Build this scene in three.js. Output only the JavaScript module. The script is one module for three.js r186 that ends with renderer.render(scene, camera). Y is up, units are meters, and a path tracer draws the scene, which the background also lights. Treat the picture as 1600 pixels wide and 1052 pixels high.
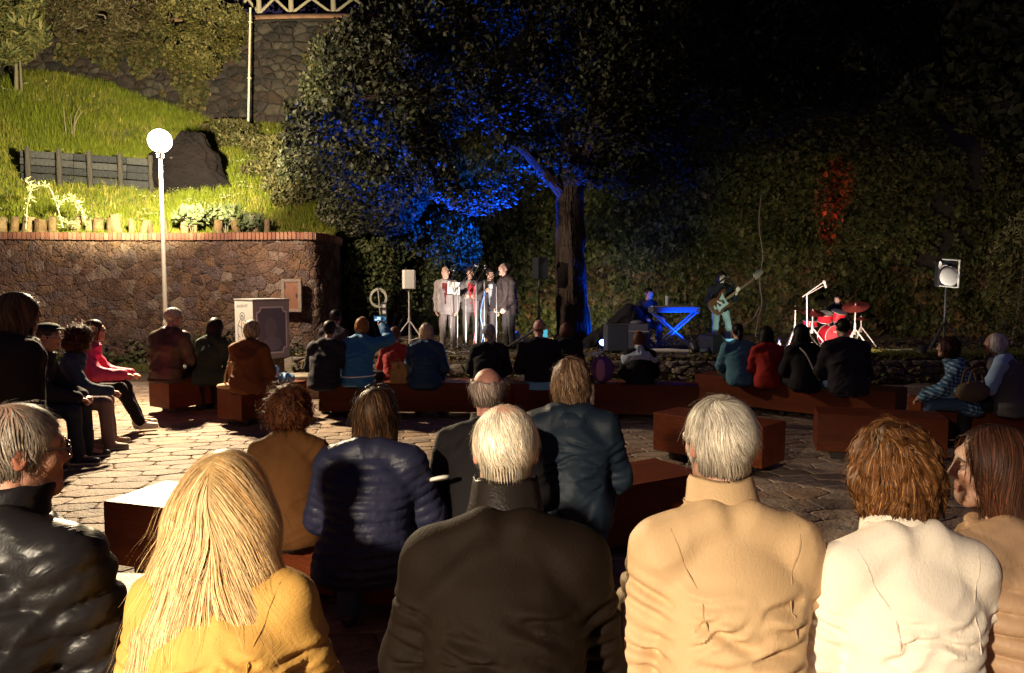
import * as THREE from 'three';
import { RoundedBoxGeometry } from 'three/addons/geometries/RoundedBoxGeometry.js';

// ---------------------------------------------------------------- camera
const scene = new THREE.Scene();
const FOC = 1200, HOR = 86, EYE = 1.75, TH = Math.atan(HOR / FOC), CT = Math.cos(TH), ST = Math.sin(TH);
const camera = new THREE.PerspectiveCamera(2 * Math.atan(526 / FOC) * 180 / Math.PI, 1600 / 1052, 0.05, 400);
camera.position.set(0, EYE, 0);
camera.rotation.x = -TH;
// ---------------------------------------------------------------- night sky, exposure
{
  const W = 64, H = 32, d = new Float32Array(W * H * 4);
  for (let i = 0; i < W * H; i++) { const up = (i / W | 0) / H; d.set([0.030 - 0.004 * up, 0.019 - 0.001 * up, 0.044 + 0.004 * up, 1], i * 4); }
  const t = new THREE.DataTexture(d, W, H, THREE.RGBAFormat, THREE.FloatType);
  t.mapping = THREE.EquirectangularReflectionMapping; t.magFilter = THREE.LinearFilter; t.needsUpdate = true;
  scene.background = t; scene.environment = t;
}
{ // faint light of the night sky from above and behind
  const m = new THREE.DirectionalLight(new THREE.Color().setRGB(.62, .6, 1), .035); m.position.set(14, 40, 18); m.castShadow = true; m.shadow.radius = 24; m.name = 'moonlight';
  Object.assign(m.shadow.camera, { left: -30, right: 30, top: 30, bottom: -30, far: 120 }); m.shadow.mapSize.set(2048, 2048); scene.add(m);
}
const renderer = new THREE.WebGLRenderer({ antialias: true });
renderer.setSize(1024, 673);
renderer.toneMapping = THREE.LinearToneMapping;
renderer.toneMappingExposure = 1;
renderer.shadowMap.enabled = true;

// ---------------------------------------------------------------- helpers
const V = (x, y, z) => new THREE.Vector3(x, y, z);
let seed0 = 12345;
function rng(s) { let a = s >>> 0; return () => { a = (a + 0x6D2B79F5) | 0; let t = Math.imul(a ^ (a >>> 15), 1 | a); t = (t + Math.imul(t ^ (t >>> 7), 61 | t)) ^ t; return ((t ^ (t >>> 14)) >>> 0) / 4294967296; }; }
const R = rng(7), rr = (a, b) => a + (b - a) * R();
const rad = (d) => d * Math.PI / 180, clamp = (x, a, b) => x < a ? a : x > b ? b : x, lerp = (a, b, t) => a + (b - a) * t, sst = (a, b, x) => { const t = clamp((x - a) / (b - a), 0, 1); return t * t * (3 - 2 * t); };
// the point at depth D (metres ahead) seen at a place in the photograph
function at(px, py, D) { const a = (px - 800) / FOC, b = -(py - 526) / FOC, k = D / (b * ST + CT); return V(a * k, EYE + (b * CT - ST) * k, -D); }
// the point of height y in that column at depth D
function col(px, y, D) { const q = (y - EYE) / D, b = (q * CT + ST) / (CT - q * ST); return V((px - 800) / FOC * D / (b * ST + CT), y, -D); }
function hash(x, y, z) { let h = Math.imul(x, 374761393) ^ Math.imul(y, 668265263) ^ Math.imul(z, 2147483647 ^ 1013904223); h = Math.imul(h ^ (h >>> 13), 1274126177); return ((h ^ (h >>> 16)) >>> 0) / 4294967296; }
function noise(x, y, z) {   // value noise, -1..1
  const X = Math.floor(x), Y = Math.floor(y), Z = Math.floor(z), fx = x - X, fy = y - Y, fz = z - Z, u = fx * fx * (3 - 2 * fx), v = fy * fy * (3 - 2 * fy), w = fz * fz * (3 - 2 * fz);
  const a = lerp(lerp(hash(X, Y, Z), hash(X + 1, Y, Z), u), lerp(hash(X, Y + 1, Z), hash(X + 1, Y + 1, Z), u), v), b = lerp(lerp(hash(X, Y, Z + 1), hash(X + 1, Y, Z + 1), u), lerp(hash(X, Y + 1, Z + 1), hash(X + 1, Y + 1, Z + 1), u), v);
  return lerp(a, b, w) * 2 - 1;
}
const fbm = (x, y, z) => noise(x, y, z) * .55 + noise(x * 2.1 + 9, y * 2.1, z * 2.1) * .3 + noise(x * 4.3, y * 4.3 + 5, z * 4.3) * .15;
const lin = (r, g, b) => new THREE.Color().setRGB(r, g, b);
const mats = {};
function mat(r, g, b, rough = .8, o = {}) { const k = [r, g, b, rough, JSON.stringify(o, (q, v) => v?.isTexture ? v.uuid : v)].join(); return mats[k] ??= new THREE.MeshPhysicalMaterial({ color: lin(r, g, b), roughness: rough, ...o, side: THREE.DoubleSide }); }
// textures
function tex(n, f, rep, srgb) {
  const d = new Uint8Array(n * n * 4);
  for (let j = 0; j < n; j++) for (let i = 0; i < n; i++) { const c = f(i / n, j / n), o = (j * n + i) * 4; d[o] = clamp((c[0] ?? c) * 255, 0, 255); d[o + 1] = clamp((c[1] ?? c) * 255, 0, 255); d[o + 2] = clamp((c[2] ?? c) * 255, 0, 255); d[o + 3] = 255; }
  const t = new THREE.DataTexture(d, n, n); t.wrapS = t.wrapT = THREE.RepeatWrapping; t.magFilter = THREE.LinearFilter; t.repeat.set(rep, rep); if (srgb) t.colorSpace = THREE.SRGBColorSpace; t.needsUpdate = true; return t;
}
const tn = (u, v, f, s) => { // tileable noise from four blended corners
  const g = (a, b) => noise(a * f, b * f, s); const a = g(u, v), b = g(u - 1, v), c = g(u, v - 1), d = g(u - 1, v - 1); return lerp(lerp(a, b, u), lerp(c, d, u), v) * 1.3;
};
const T_fab = tex(256, (u, v) => .5 + .25 * tn(u, v, 90, 1) + .2 * tn(u, v, 24, 2) + .1 * tn(u, v, 7, 3), 9);
const T_crk = tex(256, (u, v) => .5 + .35 * (1 - 2 * Math.abs(tn(u + .1 * tn(u, v, 5, 9), v, 14, 4))) + .2 * tn(u, v, 40, 5), 5);
const T_rock = tex(512, (u, v) => .5 + .3 * tn(u, v, 12, 6) + .25 * tn(u, v, 36, 7) + .2 * tn(u, v, 100, 8), 1);
const T_rockc = tex(512, (u, v) => { const a = .78 + .2 * tn(u, v, 8, 11) + .16 * tn(u, v, 34, 12) + .1 * tn(u, v, 90, 13), b = tn(u, v, 5, 14) * .06; return [a + b, a, a - b]; }, 1);
const T_rust = tex(512, (u, v) => { const a = .72 + .16 * tn(u, v, 6, 21) + .12 * tn(u, v, 26, 22) + .1 * tn(u, v, 80, 23); return [a, a * (.95 + .08 * tn(u, v, 9, 24)), a * .92]; }, .9);
const T_bark = tex(256, (u, v) => .5 + .45 * (1 - 2 * Math.abs(tn(u, v * .25, 22, 31))) + .2 * tn(u, v, 50, 32), 1);

// merging: [geometry, colour?] pairs into one indexed geometry with position, normal, uv, colour
function merge(list) {
  let nv = 0, ni = 0; const L = list.filter(Boolean).map((e) => Array.isArray(e) ? e : [e]);
  for (const [g] of L) { nv += g.attributes.position.count; ni += g.index ? g.index.count : g.attributes.position.count; }
  const P = new Float32Array(nv * 3), N = new Float32Array(nv * 3), U = new Float32Array(nv * 2), C = new Float32Array(nv * 3).fill(1), I = new Uint32Array(ni); let v = 0, i = 0;
  for (const [g, c] of L) {
    const a = g.attributes, n = a.position.count; if (!a.normal) g.computeVertexNormals();
    P.set(a.position.array.subarray(0, n * 3), v * 3); N.set(g.attributes.normal.array.subarray(0, n * 3), v * 3); if (a.uv) U.set(a.uv.array.subarray(0, n * 2), v * 2);
    if (a.color) C.set(a.color.array.subarray(0, n * 3), v * 3); else if (c) for (let k = 0; k < n; k++) C.set(c, (v + k) * 3);
    if (g.index) for (let k = 0; k < g.index.count; k++) I[i++] = g.index.array[k] + v; else for (let k = 0; k < n; k++) I[i++] = v + k;
    v += n;
  }
  return geo(P, N, U, C, I);
}
function geo(P, N, U, C, I) {
  const g = new THREE.BufferGeometry(); g.setAttribute('position', new THREE.BufferAttribute(P, 3)); if (I) g.setIndex(new THREE.BufferAttribute(I, 1));
  if (U) g.setAttribute('uv', new THREE.BufferAttribute(U, 2)); if (C) g.setAttribute('color', new THREE.BufferAttribute(C, 3));
  if (N) g.setAttribute('normal', new THREE.BufferAttribute(N, 3)); else g.computeVertexNormals(); return g;
}
const used = {};
function numbered(n) { const k = used[n] = (used[n] ?? -1) + 1; return k ? n + '_' + String(k).padStart(3, '0') : n; }
function obj(name, g, m, parent = scene) {
  const o = new THREE.Mesh(Array.isArray(g) ? merge(g) : g, m); o.castShadow = o.receiveShadow = true;
  o.name = parent === scene ? numbered(name) : name; parent.add(o); return o;
}
function tag(o, label, category, group) { o.userData.label = label; o.userData.category = category; if (group) o.userData.group = group; return o; }
function thing(name, label, category, group, p, turn = 0) { const o = new THREE.Group(); o.name = numbered(name); scene.add(o); if (p) o.position.copy(p); o.rotation.y = rad(turn); return tag(o, label, category, group); }
function struct(name, g, m) { const o = obj(name, g, m); o.userData.kind = 'structure'; return o; }
const stuff = (o) => { o.userData.kind = 'stuff'; return o; };
const Q = new THREE.Quaternion(), M4 = new THREE.Matrix4(), UPY = V(0, 1, 0);
function rod(a, b, r1, r2 = r1, seg = 8) { const d = b.clone().sub(a), L = d.length(), g = new THREE.CylinderGeometry(r2, r1, L, seg, 1); g.applyMatrix4(new THREE.Matrix4().compose(a.clone().addScaledVector(d, .5), new THREE.Quaternion().setFromUnitVectors(UPY, d.normalize()), V(1, 1, 1))); return g; }
function pipe(pts, r, seg = 24, rs = 6, closed = false) { return new THREE.TubeGeometry(new THREE.CatmullRomCurve3(pts, closed, 'catmullrom', .5), seg, r, rs, closed); }
function box(w, h, d, x = 0, y = 0, z = 0, rx = 0, ry = 0, rz = 0, bev = 0) { const g = bev ? new RoundedBoxGeometry(w, h, d, 2, bev) : new THREE.BoxGeometry(w, h, d); return g.applyMatrix4(M4.compose(V(x, y, z), Q.setFromEuler(new THREE.Euler(rx, ry, rz)), V(1, 1, 1))); }
function ball(r, x, y, z, sx = 1, sy = 1, sz = 1, n = 12) { return new THREE.SphereGeometry(r, n, n * .75 | 0).scale(sx, sy, sz).translate(x, y, z); }
function disc(r, h, x, y, z, rx = 0, rz = 0, n = 28) { return new THREE.CylinderGeometry(r, r, h, n).applyMatrix4(M4.compose(V(x, y, z), Q.setFromEuler(new THREE.Euler(rx, 0, rz)), V(1, 1, 1))); }

// ---------------------------------------------------------------- surface of a distance field
function nets(f, mn, mx, c, colorOf) {
  const n = [0, 1, 2].map((k) => Math.ceil((mx[k] - mn[k]) / c / 4) * 4 + 1), [nx, ny, nz] = n, F = new Float32Array(nx * ny * nz), sy = nx, sz = nx * ny, B = c * 4;
  for (let K = 0; K < nz - 1; K += 4) for (let J = 0; J < ny - 1; J += 4) for (let I = 0; I < nx - 1; I += 4) {
    const d = f(mn[0] + I * c + B / 2, mn[1] + J * c + B / 2, mn[2] + K * c + B / 2), skip = Math.abs(d) > B * 1.5 + .03;
    for (let k = K; k <= K + 4; k++) for (let j = J; j <= J + 4; j++) for (let i = I; i <= I + 4; i++) {
      const q = i + j * sy + k * sz; if (skip) { if (F[q] === 0) F[q] = d; } else F[q] = f(mn[0] + i * c, mn[1] + j * c, mn[2] + k * c) || 1e-9;
    }
  }
  const id = new Int32Array(nx * ny * nz).fill(-1), P = [], I = [];
  const off = [0, 1, sy, sy + 1, sz, sz + 1, sz + sy, sz + sy + 1], E = [[0, 1], [2, 3], [4, 5], [6, 7], [0, 2], [1, 3], [4, 6], [5, 7], [0, 4], [1, 5], [2, 6], [3, 7]];
  for (let k = 0; k < nz - 1; k++) for (let j = 0; j < ny - 1; j++) for (let i = 0; i < nx - 1; i++) {
    const q = i + j * sy + k * sz; let m = 0; for (let e = 0; e < 8; e++) if (F[q + off[e]] < 0) m |= 1 << e;
    if (m === 0 || m === 255) continue;
    let x = 0, y = 0, z = 0, s = 0;
    for (const [a, b] of E) { if (!((m >> a ^ m >> b) & 1)) continue; const fa = F[q + off[a]], t = fa / (fa - F[q + off[b]]); x += lerp(a & 1, b & 1, t); y += lerp(a >> 1 & 1, b >> 1 & 1, t); z += lerp(a >> 2, b >> 2, t); s++; }
    id[q] = P.length / 3; P.push(mn[0] + (i + x / s) * c, mn[1] + (j + y / s) * c, mn[2] + (k + z / s) * c);
  }
  const quad = (a, b, d, e, flip) => { if (a < 0 || b < 0 || d < 0 || e < 0) return; if (flip) I.push(a, d, b, a, e, d); else I.push(a, b, d, a, d, e); };
  for (let k = 1; k < nz - 1; k++) for (let j = 1; j < ny - 1; j++) for (let i = 1; i < nx - 1; i++) {
    const q = i + j * sy + k * sz, s = F[q] < 0;
    if (s !== F[q + 1] < 0) quad(id[q - sy - sz], id[q - sz], id[q], id[q - sy], !s);
    if (s !== F[q + sy] < 0) quad(id[q - 1 - sz], id[q - sz], id[q], id[q - 1], s);
    if (s !== F[q + sz] < 0) quad(id[q - 1 - sy], id[q - sy], id[q], id[q - 1], !s);
  }
  const nv = P.length / 3, U = new Float32Array(nv * 2), C = colorOf ? new Float32Array(nv * 3) : null;
  for (let v = 0; v < nv; v++) { const x = P[v * 3], y = P[v * 3 + 1], z = P[v * 3 + 2]; U[v * 2] = x + .6 * z; U[v * 2 + 1] = y + .3 * z; if (C) C.set(colorOf(x, y, z), v * 3); }
  return geo(new Float32Array(P), null, U, C, new Uint32Array(I));
}
const smin = (a, b, k) => { const h = Math.max(k - Math.abs(a - b), 0) / k; return Math.min(a, b) - h * h * k * .25; };
// tapered capsule; the last argument shapes it along its axis (metres from a)
function cap(a, b, r1, r2, quilt) {
  const [ax, ay, az] = a, bx = b[0] - ax, by = b[1] - ay, bz = b[2] - az, bb = bx * bx + by * by + bz * bz || 1e-9, L = Math.sqrt(bb);
  const f = (x, y, z) => { const px = x - ax, py = y - ay, pz = z - az, t = (px * bx + py * by + pz * bz) / bb, h = t < 0 ? 0 : t > 1 ? 1 : t, qx = px - bx * h, qy = py - by * h, qz = pz - bz * h; const d = Math.sqrt(qx * qx + qy * qy + qz * qz) - (r1 + (r2 - r1) * h); return quilt ? d - quilt(t * L, x, y, z) : d; };
  f.c = [ax + bx / 2, ay + by / 2, az + bz / 2]; f.r = L / 2 + Math.max(r1, r2) + (quilt ? .03 : 0); return f;
}
function ell(c, r) {
  const [cx, cy, cz] = c, [a, b, e] = r, m = Math.min(a, b, e);
  const f = (x, y, z) => { const X = (x - cx) / a, Y = (y - cy) / b, Z = (z - cz) / e, k0 = Math.sqrt(X * X + Y * Y + Z * Z), k1 = Math.sqrt(X * X / a / a + Y * Y / b / b + Z * Z / e / e); return k1 < 1e-6 ? -m : k0 * (k0 - 1) / k1; };
  f.c = c; f.r = Math.max(a, b, e); return f;
}
function union(fs, k) { return (x, y, z) => { let d = 1e3; for (let i = 0; i < fs.length; i++) { const f = fs[i]; if (f.c) { const X = x - f.c[0], Y = y - f.c[1], Z = z - f.c[2], lo = Math.sqrt(X * X + Y * Y + Z * Z) - f.r; if (lo > d + k) continue; } d = smin(d, f(x, y, z), k); } return d; }; }
function bounds(fs, m) { const a = [1e3, 1e3, 1e3], b = [-1e3, -1e3, -1e3]; for (const f of fs) for (let k = 0; k < 3; k++) { a[k] = Math.min(a[k], f.c[k] - f.r - m); b[k] = Math.max(b[k], f.c[k] + f.r + m); } return [a, b]; }
// ---------------------------------------------------------------- the lamps: each a fitting with its own light
function glow(r, g, b, k) { return new THREE.MeshStandardMaterial({ color: lin(.8, .8, .8), emissive: lin(r, g, b), emissiveIntensity: k, name: 'lamp_glow' }); }
function lampPost(p, h, label, pt, spots, dz = .3) {
  const t = thing('lamp_post', label, 'lamp post', null, p), q = p.clone().setY(0).normalize().multiplyScalar(-dz), m = mat(.7, .66, .56, .4);
  obj('pole', [rod(V(0, 0, 0), V(0, 1.1, 0), .05, .047, 14), rod(V(0, 1.1, 0), V(0, h - .17, 0), .036, .03, 14)], m, t);
  obj('base_plate', [disc(.15, .03, 0, .015, 0), disc(.085, .1, 0, .07, 0)], m, t);
  obj('collar', [disc(.06, .06, 0, h - .19, 0)], m, t);
  obj('bracket', [rod(V(0, h - .2, 0), V(q.x, h - .2, q.z), .022, .022, 8), rod(V(q.x, h - .2, q.z), V(q.x, h - .13, q.z), .03, .07, 10)], m, t);
  obj('lamp_globe', ball(.18, q.x, h, q.z, 1, 1, 1, 24), glow(1, .9, .72, 16), t); p = p.clone().add(q);
  const l = new THREE.PointLight(lin(...pt.c), pt.i); l.position.set(p.x, p.y + h, p.z); l.shadow.radius = 7; l.castShadow = true; l.name = 'lamp_bulb'; scene.add(l);
  for (const s of spots) spot(s.c, s.i, V(p.x, p.y + h, p.z), s.to, s.a, s.p ?? .7, 7);
  return t;
}
function spot(c, i, from, to, a, pen, soft = 3) { const s = new THREE.SpotLight(lin(...c), i, 0, rad(a), pen); s.position.copy(from); s.target.position.copy(to); s.castShadow = true; s.shadow.radius = soft; s.name = 'lamp_beam'; scene.add(s); scene.add(s.target); s.target.name = 'aim'; }
// a round stage floodlight: can, yoke, glowing face; aimed from its stand point
function parCan(p, to, c, i, a, label, k = 1, pen = .5) {
  const t = thing('stage_floodlight', label, 'stage light', null, p), d = to.clone().sub(p).normalize(), m = mat(.02, .02, .022, .5), q = new THREE.Quaternion().setFromUnitVectors(UPY, d), M = new THREE.Matrix4().compose(V(0, .13, 0), q, V(1, 1, 1));
  obj('can', new THREE.LatheGeometry([[0, -.1], [.055, -.1], [.08, -.05], [.085, .07], [.08, .07], [.075, .03]].map(([x, y]) => new THREE.Vector2(x, y)), 24).applyMatrix4(M), m, t);
  obj('lens', new THREE.CylinderGeometry(.077, .077, .012, 24).translate(0, .045, 0).applyMatrix4(M), glow(...c, 6 * k), t);
  const s = V(d.z, 0, -d.x).normalize().multiplyScalar(.1);
  obj('yoke', [pipe([s.clone().setY(.13), s.clone().setY(.03), s.clone().multiplyScalar(.6).setY(.01), s.clone().multiplyScalar(-.6).setY(.01), s.clone().multiplyScalar(-1).setY(.03), s.clone().multiplyScalar(-1).setY(.13)], .008, 24)], m, t);
  spot(c, i, p.clone().add(V(0, .13, 0)).addScaledVector(d, .075), to, a, pen, 2); return t;
}
const STG = .4;                                         // height of the stage terrace
const warm = [1, .83, .6];
lampPost(col(262, 0, 12.5), 3.95, 'tall pale pole with a glaring globe standing before the stone retaining wall', { c: [1, .82, .6], i: 150 }, [
  { c: [1, .75, .43], i: 560, to: V(-4.8, 0, -7.6), a: 50 }, { c: [1, .92, .5], i: 1600, to: V(-9.4, 5.9, -19.5), a: 38, p: .5 }]);
lampPost(V(-4, 0, 4), 3.5, 'lamp post with a bright globe standing behind the last row of the audience', { c: warm, i: 3 }, [{ c: warm, i: 560, to: V(-1.33, .32, -.25), a: 22.5, p: .55 }], .001);
// ---------------------------------------------------------------- ground
const M_soil = mat(.09, .065, .045, .95, { specularIntensity: .2, bumpMap: T_rock, bumpScale: .03 });
function sheet(nu, nv, f, uvk = 1) {   // grid of points f(u, v), uv in metres
  const P = new Float32Array((nu + 1) * (nv + 1) * 3), U = new Float32Array((nu + 1) * (nv + 1) * 2), I = new Uint32Array(nu * nv * 6); let i = 0;
  for (let b = 0; b <= nv; b++) for (let a = 0; a <= nu; a++) { const p = f(a / nu, b / nv), k = b * (nu + 1) + a; P.set([p.x, p.y, p.z], k * 3); U[k * 2] = (p.x + p.y * .3) * uvk; U[k * 2 + 1] = (p.z + p.y) * uvk; }
  for (let b = 0; b < nv; b++) for (let a = 0; a < nu; a++) { const k = b * (nu + 1) + a; I.set([k, k + 1, k + nu + 2, k, k + nu + 2, k + nu + 1], i); i += 6; }
  return geo(P, null, U, null, I);
}
struct('ground', sheet(40, 40, (u, v) => V((u - .5) * 240, -.05, (v - .5) * 240)), M_soil);
// rubble: cells of a jittered grid, each clipped by its neighbours
function cells(W, H, sx, sy, drop, R, jx = .8, jy = .62) {
  const nx = Math.ceil(W / sx) + 2, ny = Math.ceil(H / sy) + 2, pts = [];
  for (let j = -1; j < ny; j++) for (let i = -1; i < nx; i++) pts.push(R() < drop ? null : [(i + .5 + (R() - .5) * jx + (j & 1) * .5) * sx, (j + .5 + (R() - .5) * jy) * sy]);
  const w = nx + 1, out = [], k = sx / sy;
  pts.forEach((p, n) => {
    if (!p) return; const i = n % w, j = n / w | 0; let poly = [[p[0] - sx * 1.6, p[1] - sy * 1.6], [p[0] + sx * 1.6, p[1] - sy * 1.6], [p[0] + sx * 1.6, p[1] + sy * 1.6], [p[0] - sx * 1.6, p[1] + sy * 1.6]];
    for (let b = -2; b <= 2; b++) for (let a = -2; a <= 2; a++) {
      if (!a && !b || i + a < 0 || i + a >= w) continue; const q = pts[n + a + b * w]; if (!q) continue;
      const mx = (p[0] + q[0]) / 2, my = (p[1] + q[1]) / 2, dx = q[0] - p[0], dy = (q[1] - p[1]) * k * k, side = (v) => (v[0] - mx) * dx + (v[1] - my) * dy, o = [];
      poly.forEach((v, m) => { const u = poly[(m + 1) % poly.length], s = side(v), t = side(u); if (s <= 0) o.push(v); if (s < 0 !== t < 0 && s !== t) { const h = s / (s - t); o.push([lerp(v[0], u[0], h), lerp(v[1], u[1], h)]); } });
      poly = o; if (poly.length < 3) break;
    }
    if (poly.length < 3) return; poly = poly.map((v) => [clamp(v[0], 0, W), clamp(v[1], 0, H)]); if (p[0] > -.2 * sx && p[0] < W + .2 * sx && p[1] > -.2 * sy && p[1] < H + .2 * sy) out.push({ c: [clamp(p[0], .01, W - .01), clamp(p[1], .01, H - .01)], poly });
  });
  return out;
}
// one stone standing proud of its bed; place(u, v, h) gives its points
function stone(cell, place, gap, proud, R, shrink = 1) {
  const { poly } = cell, cx = poly.reduce((s, v) => s + v[0], 0) / poly.length, cy = poly.reduce((s, v) => s + v[1], 0) / poly.length, pts = [];
  poly.forEach((v, i) => { const u = poly[(i + 1) % poly.length]; pts.push([lerp(v[0], u[0], .14), lerp(v[1], u[1], .14)], [lerp(v[0], u[0], .86), lerp(v[1], u[1], .86)]); });
  const n = pts.length, P = [], U = [], I = [], tu = R() * 5, tv = R() * 5, tx = (R() - .5) * proud * .8, ty = (R() - .5) * proud * .8;
  const put = (u, v, h) => { const p = place(u, v, h); P.push(p.x, p.y, p.z); U.push(u + tu, v + tv); };
  for (const [s, h] of [[0, -.02], [0, proud * .45], [.12, proud * .95]]) for (const v of pts) { const dx = v[0] - cx, dy = v[1] - cy, L = Math.hypot(dx, dy) || 1, k = Math.max(.3, (L - gap) / L) * (1 - s); put(cx + dx * k, cy + dy * k, h < 0 ? h : h + (dx * tx + dy * ty) * 2 + (R() - .5) * proud * .25); }
  put(cx, cy, proud * (1 + (R() - .3) * .3));
  for (let r = 0; r < 2; r++) for (let i = 0; i < n; i++) { const a = r * n + i, b = r * n + (i + 1) % n; I.push(a, b, b + n, a, b + n, a + n); }
  for (let i = 0; i < n; i++) I.push(2 * n + i, 2 * n + (i + 1) % n, 3 * n);
  return geo(new Float32Array(P), null, new Float32Array(U), null, new Uint32Array(I));
}
// lay stones as parts: the best 300 apart, the rest joined
function lay(parent, name, list, place, gap, proud, mlist, R, score) {
  const order = list.map((c) => [score ? score(c) : 1, c]).sort((a, b) => b[0] - a[0]), rest = mlist.map(() => []);
  order.forEach(([s, c], i) => { const g = stone(c, place, gap, proud * (.7 + .6 * R()), R), k = Math.floor(R() * mlist.length); if (i < 300) obj(name, g, mlist[k], parent); else rest[k].push(g); });
  rest.forEach((l, k) => { if (l.length) stuff(obj(name, l, mlist[k], parent)); });
}
const stoneMats = (list, bs = .012, rough = .9) => list.map(([r, g, b]) => mat(r, g, b, rough, { specularIntensity: rough < .8 ? .7 : .2, map: T_rockc, bumpMap: T_rock, bumpScale: bs }));
{
  const R = rng(21), pv = struct('plaza_pavement', sheet(60, 60, (u, v) => V(-9.5 + u * 24, -.02, 1.5 - v * 15)), mat(.17, .12, .085, .95, { bumpMap: T_rock, bumpScale: .02 }));
  const a = rad(-14), ca = Math.cos(a), sa = Math.sin(a), W = 27, H = 19, cs = cells(W, H, .38, .2, .08, R, .55, .14);
  const place = (u, v, h) => { const x = u - W / 2 + 1.5, z = v - H + 4; return V(x * ca - z * sa, h + .006 * noise(x * 1.5, z * 1.5, 3), x * sa + z * ca); };
  const seen = (c) => { const p = place(c.c[0], c.c[1], 0), D = -p.z; if (D < 1.6) return -1; const px = 800 + p.x / D * FOC, py = 440 + 1.75 / D * FOC; if (px < -20 || px > 1620) return 0; let s = 1 / D / D / D; if (py > 640 && px < 420) s *= 6; if (py > 620 && px > 1190 && px < 1330) s *= 4; if (py > 900) s *= .02; if (py < 640) s *= .7; return s; };
  lay(pv, 'paving_stone', cs.filter((c) => { const p = place(c.c[0], c.c[1], 0); return p.z > -13 && p.z < 1 && p.x > -9 && p.x < 13; }), place, .003, .007, stoneMats([[.22, .15, .105], [.27, .19, .135], [.18, .125, .09], [.24, .155, .1], [.3, .22, .16]], .011, .72), R, seen);
}
// ---------------------------------------------------------------- a path along a wall's foot: s metres along it
function track(pts) { const L = [0]; for (let i = 1; i < pts.length; i++) L.push(L[i - 1] + pts[i].distanceTo(pts[i - 1])); const f = (s) => { let i = 1; while (i < pts.length - 1 && s > L[i]) i++; const t = (s - L[i - 1]) / (L[i] - L[i - 1]), d = pts[i].clone().sub(pts[i - 1]).normalize(); return { p: pts[i - 1].clone().lerp(pts[i], t), n: V(-d.z, 0, d.x) }; }; f.L = L[L.length - 1]; return f; }
const smooth = (pts, n = 60) => new THREE.CatmullRomCurve3(pts, false, 'catmullrom', .4).getSpacedPoints(n);
function wallPlace(tr, y0, batter = 0) { return (u, v, h) => { const { p, n } = tr(clamp(u, 0, tr.L)); return V(p.x + n.x * (h - v * batter), y0 + v, p.z + n.z * (h - v * batter)); }; }
// retaining wall on the left
const WH = 2.6, wallTr = track(smooth([col(-170, 0, 15.0), col(0, 0, 15.5), col(250, 0, 15.95), col(400, 0, 15.7), col(470, 0, 15.6), col(500, 0, 15.75), col(522, 0, 16.4), col(538, 0, 17.6), col(548, 0, 19.5)].map((p) => p), 90));
{
  const R = rng(31), pl = wallPlace(wallTr, 0, .05), w = thing('retaining_wall', 'rubble stone retaining wall with brick coping below the grass slope', 'wall');
  obj('core', [sheet(120, 12, (u, v) => pl(u * wallTr.L, v * WH, 0)), sheet(120, 2, (u, v) => pl(u * wallTr.L, WH, -.55 * v)), sheet(120, 2, (u, v) => pl(u * wallTr.L, v * WH, -.55))], mat(.17, .11, .08, .95, { specularIntensity: .2, bumpMap: T_rock, bumpScale: .06 }), w);
  lay(w, 'stone', cells(wallTr.L, WH, .21, .17, .22, R, 1, .9), pl, .002, .026, stoneMats([[.16, .095, .07], [.19, .115, .085], [.13, .078, .06], [.19, .11, .07], [.23, .16, .125], [.15, .1, .09]], .07), R);
  // brick coping: bricks on edge
  const bm = stoneMats([[.3, .13, .085], [.34, .16, .1], [.25, .11, .08], [.36, .19, .13]], .006), bg = [.074, .072, .076].map((x) => new RoundedBoxGeometry(x, .15, .36, 1, .008));
  for (let s = 1.2; s < wallTr.L; s += .086) { const { p, n } = wallTr(s), b = obj('brick', bg[R() * 3 | 0], bm[R() * 4 | 0], w); b.position.set(p.x - n.x * (.21 + R() * .012), WH + .07 + R() * .008, p.z - n.z * .21); b.rotation.set(0, Math.atan2(n.x, n.z) + (R() - .5) * .03, 0); b.rotation.z = (R() - .5) * .03; }
}
// ---------------------------------------------------------------- grass slope above the wall
const slopeH = (X, D) => { const t = Math.max(0, D - 16.1), l = sst(-8.5, -15, X); return 2.62 + Math.min(t, .9) * .18 + Math.max(0, t - .9) * lerp(.52, .73, l) + .12 * fbm(X * .5, D * .5, 2) * Math.min(1, t); };
struct('grass_slope', sheet(90, 60, (u, v) => { const D = 16.12 + v * 8.8, X = lerp(-18, lerp(-4.4, -2.4, v), u); return V(X, slopeH(X, D), -D); }), mat(.075, .068, .028, .95, { bumpMap: T_rock, bumpScale: .05 }));
// the point of the slope seen at a place in the photograph
function slopeAt(px, py) { for (let D = 16.2; D < 24.5; D += .05) { const p = at(px, py, D); if (p.y <= slopeH(p.x, D)) return p.setY(slopeH(p.x, D)); } return at(px, py, 24); }
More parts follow.
